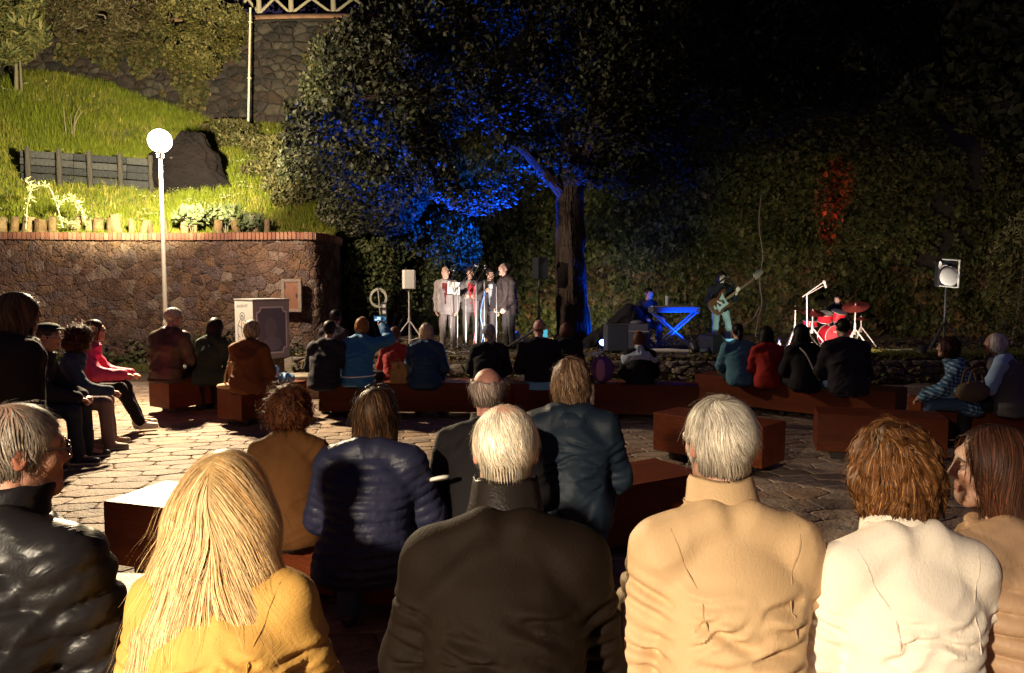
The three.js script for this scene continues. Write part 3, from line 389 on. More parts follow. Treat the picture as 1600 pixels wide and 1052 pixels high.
// log stakes along the foot of the slope
{
  const R = rng(101), m = stoneMats([[.17, .105, .055], [.21, .14, .08], [.13, .08, .045]], .02);
  for (const [x, w, l] of [[8, 20, 'broken pale log stake'], [30, 12, 'small pale log stake under the dry weed'], [52, 20, 'wide squat log stake'], [73, 20, 'leaning wide log stake beside the dry stalks'], [90, 12, 'thin log stake behind dry stalks'], [124, 11, 'narrow log stake in the shade'], [143, 13, 'slanting log stake between two gaps'], [161, 16, 'stout upright log stake'], [178, 8, 'dark thin log stake beside the tallest stake'], [193, 16, 'tallest log stake of the row'], [213, 9, 'split log stake next to the tallest one'], [228, 11, 'low log stake with a slanted top beside the split one'], [244, 9, 'log stake just before the lamp pole'], [268, 8, 'log stake just behind the lamp pole'], [293, 13, 'round log stake under a leafy plant'], [311, 6, 'thin square stake in the grass'], [345, 14, 'log stake between two leafy plants'], [377, 13, 'log stake near the rounded wall end'], [405, 10, 'last log stake before the shrubs'], [421, 9, 'log stake half hidden in the shrub']]) {
    const D = 16.55 + R() * .15, r = w / 2 / FOC * D, h = .42 + R() * .1 + (x === 193 ? .1 : 0), b = col(x, 0, D); b.y = slopeH(b.x, D) - .06;
    const g = new THREE.CylinderGeometry(r * .92, r * 1.05, h, 11, 3), P = g.attributes.position; for (let i = 0; i < P.count; i++) { const q = V().fromBufferAttribute(P, i), k = 1 + .1 * noise(q.x * 20, q.y * 6, q.z * 20 + x); P.setXYZ(i, q.x * k, q.y + (q.y > .1 ? .03 * noise(q.x * 12, x, q.z * 12) : 0), q.z * k); } g.computeVertexNormals();
    const o = tag(obj('log_stake', [g.translate(0, h / 2, 0)], m[R() * 3 | 0]), l, 'stake', 'log stakes along the foot of the slope'); o.position.copy(b); o.rotation.set(-.12 + R() * .12, R() * 6, 0); o.rotation.z = (R() - .5) * .5;
  }
  // board barrier held by posts on the slope
  const f = thing('timber_barrier', 'weathered barrier of stacked boards and posts set into the grass slope', 'fence'), fm = [mat(.03, .028, .034, .85, { specularIntensity: .2, bumpMap: T_bark, bumpScale: .015 }), mat(.042, .039, .044, .85, { specularIntensity: .2, bumpMap: T_bark, bumpScale: .015 }), mat(.024, .023, .028, .85, { specularIntensity: .2, bumpMap: T_bark, bumpScale: .015 })], A = slopeAt(33, 287), B = slopeAt(282, 304); A.y -= .1; B.y -= .1;
  for (let j = 0; j < 5; j++) for (let i = 0; i < 3; i++) { const p = A.clone().lerp(B, (i + .006) / 3), q = A.clone().lerp(B, (i + .994) / 3), d = q.clone().sub(p), g = box(d.length(), .165, .05, 0, 0, 0, 0, 0, 0, .008), o = obj('board', g, fm[R() * 3 | 0], f); o.position.copy(p).addScaledVector(d, .5).add(V(0, .09 + j * .185 + (R() - .5) * .02, (R() - .5) * .03)); o.quaternion.setFromUnitVectors(V(1, 0, 0), d.normalize()); }
  [.06, .255, .45, .64, .83, .97].forEach((t) => { const p = A.clone().lerp(B, t).add(V(0, 0, .1)); obj('post', rod(p.clone().add(V(0, -.1, 0)), p.clone().add(V((R() - .5) * .05, .98, 0)), .065, .06, 10), mat(.036, .03, .028, .85, { specularIntensity: .2, bumpMap: T_bark, bumpScale: .015 }), f); });
  // rock outcrop behind the lamp
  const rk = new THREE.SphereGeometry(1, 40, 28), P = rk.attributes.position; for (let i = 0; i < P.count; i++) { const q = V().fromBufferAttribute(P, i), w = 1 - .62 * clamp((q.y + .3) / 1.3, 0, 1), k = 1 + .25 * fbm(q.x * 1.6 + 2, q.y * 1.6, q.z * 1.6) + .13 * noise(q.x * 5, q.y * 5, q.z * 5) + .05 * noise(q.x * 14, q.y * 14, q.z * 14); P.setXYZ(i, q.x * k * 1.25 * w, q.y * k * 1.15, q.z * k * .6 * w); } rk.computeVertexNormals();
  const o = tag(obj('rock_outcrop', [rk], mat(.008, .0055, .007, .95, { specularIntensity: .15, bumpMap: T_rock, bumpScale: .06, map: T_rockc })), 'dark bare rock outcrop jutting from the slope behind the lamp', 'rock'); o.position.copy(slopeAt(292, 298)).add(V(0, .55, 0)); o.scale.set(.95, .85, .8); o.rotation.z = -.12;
}
// ---------------------------------------------------------------- people
const T_skin = tex(256, (u, v) => .5 + .3 * tn(u, v, 60, 41) + .2 * tn(u, v, 20, 42), 8);
const M_skin = new THREE.MeshPhysicalMaterial({ vertexColors: true, roughness: .55, bumpMap: T_skin, bumpScale: .0012 });
const M_hair = new THREE.MeshPhysicalMaterial({ vertexColors: true, roughness: .5, specularIntensity: .35, side: THREE.DoubleSide });
const cloth = (c, o = {}) => mat(c[0], c[1], c[2], o.rough ?? .82, { specularIntensity: o.spec ?? .45, bumpMap: o.crinkle ? T_crk : T_fab, bumpScale: o.crinkle ? .0009 : .0012, ...(o.sheen ? { sheen: .5, sheenRoughness: .5, sheenColor: lin(...c) } : {}) });
const add = (a, b) => [a[0] + b[0], a[1] + b[1], a[2] + b[2]], v3 = (a) => V(a[0], a[1], a[2]);
const SKIN = [.5, .26, .17];
// the right hand, relaxed: wrist at the origin, fingers along -z, back of the hand up, thumb towards -x
const handCache = {};
function hand(curl, c = .0055) {
  return handCache[curl + '_' + c] ??= (() => {
    const f = [ell([0, 0, -.045], [.04, .016, .052]), cap([-.02, 0, -.02], [-.03, -.004, -.08], .015, .012), cap([.02, 0, -.02], [.032, -.004, -.075], .015, .011), cap([0, 0, .02], [0, 0, -.02], .026, .027)], tips = [];
    [[-.03, .072, .0095], [-.01, .08, .0098], [.011, .075, .0093], [.031, .06, .0085]].forEach(([x, L, r], i) => {
      let p = [x, -.001, -.085 + Math.abs(i - 1.2) * .006], a = .15 + curl * .6; const seg = [.45, .31, .24];
      seg.forEach((s, k) => { const q = add(p, [x * .06 * (1 - curl), -Math.sin(a) * L * s, -Math.cos(a) * L * s]); f.push(cap(p, q, r * (1 - k * .07), r * (.94 - k * .08))); p = q; a += .25 + curl * 1.25; });
    });
    f.push(cap([-.026, -.004, -.03], [-.05, -.016, -.065], .014, .011), cap([-.05, -.016, -.065], [-.05 + curl * .03, -.03 - curl * .01, -.098], .0105, .0085));
    const [a, b] = bounds(f, .01); return nets(union(f, .012), a, b, c);
  })();
}
// head in its own frame: centre between the ears, face towards -z
function headPrims() {
  return [ell([0, .03, .012], [.076, .088, .096]), ell([0, -.03, -.03], [.06, .085, .066]), cap([-.012, -.098, -.07], [.012, -.098, -.07], .019, .019), cap([.05, -.065, -.005], [.018, -.1, -.065], .017, .016), cap([-.05, -.065, -.005], [-.018, -.1, -.065], .017, .016),
    ell([.04, -.022, -.062], [.026, .022, .024]), ell([-.04, -.022, -.062], [.026, .022, .024]), cap([-.036, .026, -.075], [.036, .026, -.075], .0155, .0155), cap([0, -.07, .02], [0, -.2, .045], .054, .06)];
}
const noseP = [cap([0, .014, -.092], [0, -.026, -.111], .0075, .0098), ell([.0095, -.031, -.1], [.008, .0075, .01]), ell([-.0095, -.031, -.1], [.008, .0075, .01])];
const lipP = [cap([-.02, -.061, -.087], [.02, -.061, -.087], .007, .007), cap([-.016, -.071, -.087], [.016, -.071, -.087], .0078, .0078)];
const earP = [ell([.079, -.004, .012], [.011, .031, .019]), ell([-.079, -.004, .012], [.011, .031, .019])];
const eyeP = [ell([.031, .006, -.079], [.0125, .0125, .0125]), ell([-.031, .006, -.079], [.0125, .0125, .0125])];
const hU = union(headPrims(), .03), nU = union(noseP, .008), lU = union(lipP, .004), eU = union(earP, .006), yU = union(eyeP, .001), sock = union([ell([.031, .005, -.094], [.021, .013, .016]), ell([-.031, .005, -.094], [.021, .013, .016])], .002);
function headF(x, y, z) {
  let d = hU(x, y, z); if (d > .09) return d;
  if (z < -.04) { d = smin(d, nU(x, y, z), .014); d = smin(d, lU(x, y, z), .006); const s = -sock(x, y, z); d = -smin(-d, -s, .012); d = Math.min(d, yU(x, y, z)); const lid = Math.min(d, Math.max(yU(x, y, z) - .0025, .0105 - Math.abs(y - .004) > .0055 ? .1 : -.1)); d = lid; }
  if (Math.abs(x) > .055) { const e = eU(x, y, z); d = smin(d, e, .008); const c = ell([Math.sign(x) * .09, -.004, .008], [.006, .02, .01])(x, y, z); d = Math.max(d, -c); }
  return d;
}
function headColor(skin, brow) {
  return (x, y, z) => {
    let c = skin, ax = Math.abs(x); const w = .9 + .18 * fbm(x * 40, y * 40, z * 40); c = [c[0] * w, c[1] * w, c[2] * w];
    if (z < -.05) {
      if (yU(x, y, z) < .0012 && Math.abs(y - .003) < .0044) { const r = Math.hypot(ax - .031, y - .005); return r < .0032 ? [.01, .008, .006] : r < .0062 ? [.09, .05, .025] : [.34, .28, .25]; }
      if (lU(x, y, z) < .0035) return [skin[0] * .82, skin[1] * .6, skin[2] * .6];
      if (y > .021 && y < .032 && ax > .012 && ax < .052 && Math.abs(y - .027 + (ax - .03) * (ax > .036 ? .25 : -.1)) < .0045) return brow;
      if (yU(x, y, z) < .004) return [skin[0] * .6, skin[1] * .5, skin[2] * .5];
      if (ax > .02 && ax < .06 && y < -.005 && y > -.045) c = [c[0] * 1.04, c[1] * .88, c[2] * .85];
    }
    if (ax > .076) c = [c[0] * 1.05, c[1] * .82, c[2] * .78];
    return c;
  };
}
// ---- hair: a volume over the skull, then strands combed over it
const SK = [0, .03, .012];
function hairVolume(style, o) {
  const t = o.thick ?? .012, sk = ell(SK, [.079 + t, .09 + t, .099 + t]), face = ell([0, -.035, o.faceZ ?? -.13], o.faceR ?? [.082, .115, .1]), fs = [sk];
  const nape = o.nape ?? -.1, hairline = (x, y, z) => { const f = sst(-.1, .1, z); return lerp(.072, nape, Math.pow(f, .6)) - y; };   // >0 below the line
  if (style === 'short' || style === 'bald') return (x, y, z) => { let d = Math.max(sk(x, y, z), hairline(x, y, z) * .7, -ell([Math.sign(x) * .088, -.012, .004], [.022, .036, .026])(x, y, z)); if (style === 'bald') d = Math.max(d, y - (o.rim ?? .05) - .01 * noise(x * 60, 1, z * 60)); return d; };
  if (style === 'bob') fs.push(ell([0, .0, .025], [.1 + t, .11, .112 + t]), ell([0, -.05 - (o.drop ?? 0) / 2, .03], [.107 + t, .085 + (o.drop ?? 0) / 2, .092 + t]));
  if (style === 'curly') fs.push(ell([0, .02, .03], [.115 + t, .115 + t * .6, .12 + t]), ell([0, -.04, .04], [.125 + t, .09, .11 + t]));
  if (style === 'tail') { fs.length = 0; fs.push(sk); const tail = [cap([0, .0, .115], [0, -.06, .15], .026, .03), cap([0, -.06, .15], [0, -.24, .13], .03, .012)]; const u = union([...tail], .03); return (x, y, z) => Math.min(Math.max(sk(x, y, z), hairline(x, y, z) * .7), u(x, y, z)); }
  if (style === 'bun') { const b = ell([0, .02, .135], [.05, .05, .045]); return (x, y, z) => Math.min(Math.max(sk(x, y, z), hairline(x, y, z) * .7), b(x, y, z)); }
  if (style === 'long') { const L = o.len ?? .3, w = o.w ?? .1; fs.push(ell([0, -.005, .025], [.1 + t, .11, .11 + t])); let p = [0, -.02, .03]; const back = o.back ?? .05; for (let i = 1; i <= 4; i++) { const q = [(o.lean ?? 0) * i / 4, -.02 - L * i / 4, .03 + back * Math.sin(i / 4 * 1.57)]; fs.push(ell([(p[0] + q[0]) / 2, (p[1] + q[1]) / 2, (p[2] + q[2]) / 2], [w * (1 + (o.flare ?? .2) * i / 4) + t, L / 5 + .06, (o.dep ?? .075) * (1 - i * .07)])); p = q; } }
  const u = union(fs, .03), bump = o.bump ?? 0;
  return (x, y, z) => { let d = u(x, y, z); if (bump && d < .06) d -= bump * (noise(x * 34, y * 34, z * 34) * .7 + noise(x * 75, y * 75, z * 75) * .4); const f = face(x, y, z); d = Math.max(d, -f); if (y < -.1 && z < (o.cut ?? -.03)) d = Math.max(d, (o.cut ?? -.03) - z); return d; };
}
function strands(F, mesh, n, o, R) {
  const src = mesh.attributes.position, P = [], N = [], C = [], U = [], I = [], step = o.step ?? .012, seg = Math.round((o.strand ?? .09) / step), e = .004, cr = o.crown ?? [0, .1, .045];
  const grad = (x, y, z) => { const v = V(F(x + e, y, z) - F(x - e, y, z), F(x, y + e, z) - F(x, y - e, z), F(x, y, z + e) - F(x, y, z - e)); return v.lengthSq() < 1e-12 ? v.set(0, 1, 0) : v.normalize(); };
  for (let s = 0; s < n; s++) {
    const k = (R() * src.count | 0) * 3, a = src.array; let p = V(a[k], a[k + 1], a[k + 2]); if (o.thin && R() < o.thin(p.x, p.y, p.z)) continue;
    const fuzz = R() < (o.fuzz ?? .06), lift0 = (o.lift ?? .003) * R() + (fuzz ? .002 + .01 * R() * (o.fuzzk ?? 1) : 0), w = (o.width ?? .0026) * (fuzz ? .45 : .6 + .8 * R()), ph = R() * 6.3, wob = (o.wave ?? .08) * (R() - .5) * 2, b = Math.exp((R() - .5) * (o.vary ?? .9) + .5 * noise(p.x * 45, p.y * 20, p.z * 45)), mixk = R(), base = o.color2 && mixk < (o.mix ?? .3) ? o.color2 : o.color;
    let dir = null, hang = 0, L = Math.round(seg * (.55 + .6 * R())), at0 = P.length / 3, m = 0;
    for (let i = 0; i <= L; i++) {
      const n0 = grad(p.x, p.y, p.z), f = V(p.x - cr[0], (p.y - cr[1]) * .6, p.z - cr[2]).multiplyScalar(o.whorl ?? 4); f.y -= (o.grav ?? 1); f.x += o.comb ?? 0; if (o.part) f.x += Math.sign(p.x - cr[0] + .001) * o.part * Math.max(0, n0.y);
      if (o.curl) { const q = i * step / o.curl * 6.28 + ph; f.x += Math.cos(q) * 2.2 * (o.curlk ?? 1); f.z += Math.sin(q) * 2.2 * (o.curlk ?? 1); f.y += Math.sin(q * 1.3 + 1) * .9 * (o.curlk ?? 1); }
      if (o.lock !== 0) { const q = o.lockf ?? 20, a = o.lock ?? .22; f.x += a * noise(p.x * q, p.y * q * .6, p.z * q + 7) * 2; f.z += a * noise(p.x * q + 5, p.y * q * .6, p.z * q) * 2; }
      f.addScaledVector(n0, -f.dot(n0)); if (f.lengthSq() < 1e-8) f.set(.3, -.2, .1); f.normalize(); f.x += wob + .5 * wob * Math.sin(i * .7 + ph); f.z += wob * .5 * Math.cos(i * .9 + ph);
      if (n0.y < -.55 || hang) { hang++; f.set(f.x * .2, -1, f.z * .2).normalize(); if (hang > (o.over ?? 3)) break; }
      dir = dir ? dir.lerp(f, .5).normalize() : f.clone();
      const sd = V().crossVectors(dir, n0).normalize().multiplyScalar(w * (i === L ? .15 : i === 0 ? .6 : 1)), lf = lift0 * (.3 + .7 * Math.min(1, i / 3)) * (fuzz ? 1 + i * .25 : 1), q = p.clone().addScaledVector(n0, lf), c = b * lerp(.82, 1.12, i / L);
      P.push(q.x - sd.x, q.y - sd.y, q.z - sd.z, q.x + sd.x, q.y + sd.y, q.z + sd.z); const t1 = n0.clone().addScaledVector(sd, -.22 / w), t2 = n0.clone().addScaledVector(sd, .22 / w); N.push(t1.x, t1.y, t1.z, t2.x, t2.y, t2.z); U.push(0, 0, 0, 0);
      const cc = [base[0] * c, base[1] * c, base[2] * c]; C.push(...cc, ...cc); if (m) { const v = at0 + m * 2; I.push(v - 2, v - 1, v + 1, v - 2, v + 1, v); } m++;
      p.addScaledVector(dir, step); if (!hang) { const n1 = grad(p.x, p.y, p.z); p.addScaledVector(n1, -clamp(F(p.x, p.y, p.z), -.02, .02)); }
    }
  }
  return geo(new Float32Array(P), new Float32Array(N), new Float32Array(U), new Float32Array(C), new Uint32Array(I));
}
// ---- torso of elliptical sections along the spine; s = metres above the hip
function torsoF(B, off, lo, hi, quilt) {
  const W = B.W, D = B.D, hy = B.hip[1];
  const f = (x, y, z) => {
    const s = y - hy, t = clamp((s + .12) / .06, 0, W.length - 1.001), i = t | 0, h = t - i, w = lerp(W[i], W[i + 1], h) + off, d = lerp(D[i], D[i + 1], h) + off, c = B.spine(s), X = (x - c[0]) / w, Z = (z - c[1]) / d, k0 = Math.sqrt(X * X + Z * Z), k1 = Math.sqrt(X * X / w / w + Z * Z / d / d);
    let e = k1 < 1e-5 ? -d : k0 * (k0 - 1) / k1; if (quilt) e -= quilt(s, x, y, z);
    const a = lo - s, b = s - hi, m = Math.max(a, b); return e > 0 && m > 0 ? Math.hypot(e, m) : -smin(-e, -m, .05);
  };
  f.c = [B.hip[0], hy + (lo + hi) / 2, B.hip[2] - .03]; f.r = Math.hypot(.42, (hi - lo) / 2 + .1); return f;
}
function fold(amp, sx, sy, seed) { return (x, y, z) => { const w = noise(x * 3 + seed, y * 3, z * 3) * .22, a = 1 - Math.abs(noise(x * sx + w * 6 + seed, (y + w + x * .4) * sy, z * sx)), b = 1 - Math.abs(noise(x * sx * 1.7 - seed, (y - x * .5 + w) * sy * 1.5, z * sx + 3)); return amp * (a * a * .9 + b * b * b * .6 - .5); }; }
const puffQ = (pitch, amp, seed) => (s, x, y, z) => { const u = s / pitch + .16 * noise(x * 5, y * 5 + seed, z * 5), k = Math.abs(Math.sin(u * Math.PI)); return amp * (Math.pow(k, .42) - .65) + Math.min(amp, .016) * (.3 * (1 - k) * noise(x * 70 + seed, y * 16, z * 70) + .16 * noise(x * 24, y * 42, z * 24 + seed)); };
let personSeed = 500;
/* one person. o: head [px, py, D] (top of the head) or stand on floor y; turn (degrees, 0 = back to us, + = to the left), lean, pose, hair, top, legs ... */
function person(o) {
  const R = rng(o.seed ?? personSeed++), sd = o.seed ?? personSeed, stand = o.pose === 'stand', seat = o.seat ?? .46, wide = o.wide ?? 1, cell = o.cell ?? .016, lean = Math.tan(rad(o.lean ?? 8)), cv = o.curve ?? .35, side = Math.tan(rad(o.side ?? 0));
  const T = at(...o.head), hipY = stand ? .93 : .09, nk = .53 * (o.trunk ?? 1), sp = (s) => [side * s, -lean * s - cv * s * Math.abs(s)];   // sp: x and z of the spine at s above the hip
  const hc = [sp(nk + .1)[0], hipY + nk + .165, sp(nk + .08)[1] - .01 + (o.headZ ?? 0)], top = hc[1] + .125 + (o.hairTop ?? 0);
  let s, dy; if (o.scale) { s = o.scale; dy = (T.y - (o.floor ?? 0)) / s - top; } else if (stand) { s = (T.y - (o.floor ?? 0)) / top; dy = 0; } else { s = (T.y - (o.floor ?? 0)) / (top + seat); dy = seat; }
  const B = { hip: [0, hipY + dy, 0], spine: sp, W: (o.fem ? [.165, .185, .185, .17, .15, .145, .15, .162, .165, .148, .105, .072, .058] : [.16, .175, .178, .172, .165, .165, .172, .18, .182, .162, .115, .08, .062]).map((w) => w * wide), D: [.12, .135, .135, .125, .115, .112, .116, .122, .122, .112, .09, .07, .06].map((w) => w * (o.deep ?? 1)) };
  const Y = hipY + dy, sh = nk - .1, shx = (o.fem ? .158 : .178) * wide, sc = sp(sh), S = {}, E = {}, Wr = {}, K = {}, A = {}, H = {};
  for (const k of ['L', 'R']) {
    const q = k === 'L' ? -1 : 1, arm = o['arm' + k] ?? (stand ? [[q * .035, -.29, .02], [0, -.25, -.04]] : [[q * .075, -.27, -.05], [-q * .13, -.12, -.19]]);
    S[k] = [sc[0] + q * shx, Y + sh, sc[1] + .01]; E[k] = add(S[k], arm[0]); Wr[k] = add(E[k], arm[1]); const d = v3(arm[1]).normalize(); H[k] = { d, p: Wr[k], pal: arm[2] ?? (stand ? [-q, 0, 0] : [0, -1, .3]), curl: arm[3] ?? .45 };
    const leg = o['leg' + k] ?? (stand ? [[q * .015, -.42, -.015], [q * .01, -.42, .03]] : [[q * .07, -.0, -.42], [0, -.43, -.03]]);
    H[k].hip = [q * .09, Y, 0]; K[k] = add(H[k].hip, leg[0]); A[k] = add(K[k], leg[1]); if (!stand && !o['leg' + k]) { A[k][1] = .085; K[k][1] = .085 + Math.min(.45, Y - .02); }
  }
  const p0 = V(hc[0], top, hc[2] + .01).multiplyScalar(s).applyAxisAngle(UPY, rad(o.turn ?? 0));
  const root = thing(o.name ?? 'person', o.label, 'person', o.group, V(T.x - p0.x, o.floor ?? 0, T.z - p0.z), o.turn ?? 0); root.scale.setScalar(s);
  if (Math.abs(s - 1) > .12) console.log(o.label, 'scale', s.toFixed(2), 'dy', dy.toFixed(2));
  const skin = o.skin ?? SKIN, hm = new THREE.Matrix4().compose(V(hc[0], hc[1] + dy, hc[2]), new THREE.Quaternion().setFromEuler(new THREE.Euler(rad(-(o.nod ?? 0)), rad(o.headTurn ?? 0), rad(o.headTilt ?? 0), 'YXZ')), V(o.headK ?? 1, o.headK ?? 1, o.headK ?? 1));
  const hcell = o.hcell ?? (cell < .012 ? .005 : .0085);
  // skin: one body, with head and hands joined to it
  const nb = [sp(nk - .05)[0], Y + nk - .05, sp(nk - .05)[1]], nt = [hc[0], hc[1] + dy - .08, hc[2] + .03], bf = [torsoF(B, -.012, -.12, nk - .02), cap(nb, nt, .056, .054)];
  for (const k of ['L', 'R']) bf.push(cap(S[k], E[k], .05, .04), cap(E[k], Wr[k], .039, .026), cap(H[k].hip, K[k], .078, .052), cap(K[k], A[k], .05, .036), cap(A[k], add(A[k], [0, -.03, -.12]), .035, .028));
  const bb = bounds(bf, .02), g = [[nets(union(bf, .03), bb[0], bb[1], Math.max(cell * 1.6, .024)), skin]];
  g.push([nets(headF, [-.1, -.215, -.135], [.1, .13, .125], hcell, headColor(skin, o.brow ?? [.05, .035, .025])).applyMatrix4(hm)]);
  for (const k of ['L', 'R']) {
    if (o['hide' + k]) continue; const h = hand(H[k].curl, cell > .012 ? .0078 : .0055).clone(), z = H[k].d.clone().negate(), y = v3(H[k].pal).negate(); y.addScaledVector(z, -y.dot(z)).normalize(); const x = V().crossVectors(y, z);
    const m = new THREE.Matrix4().makeBasis(x, y, z).setPosition(...H[k].p); if (k === 'L') { m.multiply(new THREE.Matrix4().makeScale(-1, 1, 1)); const I = h.index.array; for (let i = 0; i < I.length; i += 3) { const t = I[i]; I[i] = I[i + 1]; I[i + 1] = t; } } g.push([h.applyMatrix4(m), skin]);
  }
  obj('body', g, M_skin, root);
  // trousers and shoes
  if (o.legs) {
    const lf = [torsoF(B, .008, -.13, .1)], off = o.legFit ?? .014, fl = fold(.012, 9, 9, sd);
    for (const k of ['L', 'R']) { lf.push(cap(H[k].hip, K[k], .08 + off, .058 + off), cap(K[k], add(A[k], [0, -.01, 0]), .056 + off, .042 + off * 1.2)); }
    const b = bounds(lf, .02), u = union(lf, .03), F = (x, y, z) => { const d = u(x, y, z); return d < .04 ? d - fl(x, y, z) : d; };
    obj('trousers', nets(F, b[0], b[1], Math.max(cell * 1.45, .02)), o.legs, root);
    const sf = (k) => { const a = A[k], toe = v3(o.toe ?? [0, 0, -1]).applyAxisAngle(UPY, (k === 'L' ? .15 : -.15)); const t = [a[0] + toe.x * .17, a[1] - .045, a[2] + toe.z * .17], h = [a[0] - toe.x * .04, a[1] - .035, a[2] - toe.z * .04]; return [cap(h, t, .044, .036), cap(add(a, [0, .03, 0]), add(a, [0, -.02, 0]), .042, .046)]; };
    for (const k of ['L', 'R']) { const f = sf(k), b = bounds(f, .02), u = union(f, .03), flo = A[k][1] - .078; const sh = obj('shoe', nets((x, y, z) => Math.max(u(x, y, z), flo - y), b[0], b[1], .017), o.shoe ?? mat(.02, .018, .018, .5), root); if (o.sole) obj('sole', nets((x, y, z) => Math.max(u(x, y, z) - .006, flo - .004 - y, y - flo - .022), b[0], b[1], .01), o.sole, sh); }
  }
  // upper garment
  const t = o.top, off = t.off ?? .02, q = t.puff ? puffQ(t.pitch ?? .055, t.puff, sd) : null, hem = t.hem ?? -.11, tf = [torsoF(B, off, hem, nk + .015, q)];
  const neck = [sp(nk + .02)[0], Y + nk + .01, sp(nk + .02)[1] + .01];
  for (const k of ['L', 'R']) { const cuff = [0, 1, 2].map((i) => lerp(E[k][i], Wr[k][i], t.sleeve ?? .96)); tf.push(cap([sc[0] + (k === 'L' ? -1 : 1) * .05, Y + sh + .085, sc[1] + .02], [S[k][0], S[k][1] + .012, S[k][2]], .045 + off * .6, .052 + off), cap(S[k], E[k], .056 + off, .048 + off, q), cap(E[k], cuff, .048 + off, .036 + off * .9, q)); }
  if (t.skirt) for (const k of ['L', 'R']) tf.push(cap(H[k].hip, [lerp(H[k].hip[0], K[k][0], .85), lerp(H[k].hip[1], K[k][1], t.skirt), lerp(H[k].hip[2], K[k][2], stand ? t.skirt : .7)], .1 + off, .085 + off));
  const fl = fold(t.fold ?? .012, t.fx ?? 5, t.fy ?? 9, sd * 1.7), u = union(tf, .035), arm = v3(S.L), b = bounds(tf, .025), tc = t.cell ?? cell;
  const CRS = [];
  if (t.crease) for (const q of [-1, 1]) {
    const P0 = [S[q < 0 ? 'L' : 'R'][0] - q * .03, S[q < 0 ? 'L' : 'R'][1] - .15], E0 = E[q < 0 ? 'L' : 'R'];
    P0[1] += .07; for (let i = 0; i < 7; i++) CRS.push([P0[0] + q * .03 * R(), P0[1] - .035 * i, P0[0] - q * (.06 + .13 * R()), P0[1] - .035 * i + (R() - .4) * .15, .007 + .006 * R(), .5 + .6 * R()]);
    for (let i = 0; i < 6; i++) CRS.push([E0[0] - q * .07, E0[1] + .16 - .045 * i, E0[0] + q * .05, E0[1] + .2 - .05 * i + .05 * (R() - .5), .007 + .005 * R(), .5 + .6 * R()]);
    for (let i = 0; i < 3; i++) CRS.push([q * (.17 - .03 * i), Y + .16 - .05 * i, q * (.02 + .05 * R()), Y + .1 - .05 * i - .04 * R(), .008 + .006 * R(), .4 + .5 * R()]);
  }
  const crease = (x, y, z) => { let a = 0; const X = x + .012 * noise(x * 14, y * 14, sd), Y2 = y + .012 * noise(x * 14, y * 14, sd + 9); for (const [ax, ay, bx, by, w, k] of CRS) { const dx = bx - ax, dy = by - ay, L2 = dx * dx + dy * dy, h = ((X - ax) * dx + (Y2 - ay) * dy) / L2; if (h < 0 || h > 1) continue; const r = Math.abs((X - ax) * dy - (Y2 - ay) * dx) / Math.sqrt(L2) / w; if (r > 4.5) continue; a += k * Math.sqrt(Math.sin(h * 3.1416)) * (.55 * Math.exp(-(r - 2) * (r - 2) / 1.2) - Math.exp(-r * r)); } return a * t.crease; };
  const F = (x, y, z) => { const d = u(x, y, z); if (d > .05 || d < -.05) return d; return d - fl(x, y, z) - (t.crease ? crease(x, y, z) : 0) - (t.fine ? t.fine * (1 - Math.abs(noise(x * 22 + sd, y * 22 + x * 9, z * 22))) : 0); };
  const gm = nets(F, b[0], b[1], tc), garment = obj(t.name ?? 'jacket', gm, t.m, root), tilt = (P) => P;
  // collar, hood, seams, hem band
  if (t.collar && t.turn !== 0) { const L = [[.98, 0], [.97, .5], [.985, .9], [1.03, 1], [1.1, .93], [1.2, .55], [1.33, .12], [1.3, .1]], n = [], r = .066 + off * .42, cz = sp(nk)[1], I = [], m = L.length; for (let j = 0; j < m; j++) for (let i = 0; i <= 48; i++) { const a = i / 48 * 6.2832, [k, v] = L[j], fr = Math.max(0, -Math.cos(a)), y = Y + nk - .02 + t.collar * v * (1 - .45 * fr) + .005 * noise(Math.cos(a) * 3, v * 3, sd) - .01 * fr; n.push(neck[0] + Math.sin(a) * r * k * 1.02, y, cz + .008 + Math.cos(a) * r * k * 1.06 - t.collar * v * (lean + .45) * .75); } for (let j = 0; j < m - 1; j++) for (let i = 0; i < 48; i++) { const k = j * 49 + i; I.push(k, k + 1, k + 50, k, k + 50, k + 49); } obj('collar', geo(new Float32Array(n), null, new Float32Array(n.length / 3 * 2).map((_, i) => n[(i >> 1) * 3 + (i & 1)]), null, new Uint32Array(I)), t.collarM ?? t.m, root); }
  else if (t.collar) { const n = [], r = .068 + off * .45, cz = sp(nk)[1], hgt = t.collar; for (let j = 0; j <= 5; j++) for (let i = 0; i <= 40; i++) { const a = i / 40 * 6.2832, v = j / 5, rr2 = r * (v < .4 ? 1.18 - v * .4 : .98 + .1 * v) * (j === 5 ? .93 : 1), y = Y + nk - .01 + hgt * Math.min(1, v * 1.15) * (1 - .25 * Math.max(0, -Math.cos(a))) + .006 * noise(Math.cos(a) * 3, v * 2, sd); n.push(neck[0] + Math.sin(a) * rr2, y, cz + .005 + Math.cos(a) * rr2 * 1.08 - hgt * v * (lean + .5) * .8); } const I = []; for (let j = 0; j < 5; j++) for (let i = 0; i < 40; i++) { const k = j * 41 + i; I.push(k, k + 1, k + 42, k, k + 42, k + 41); } obj('collar', geo(new Float32Array(n), null, new Float32Array(n.length / 3 * 2).map((_, i) => n[(i >> 1) * 3 + (i & 1)]), null, new Uint32Array(I)), t.collarM ?? t.m, root); }
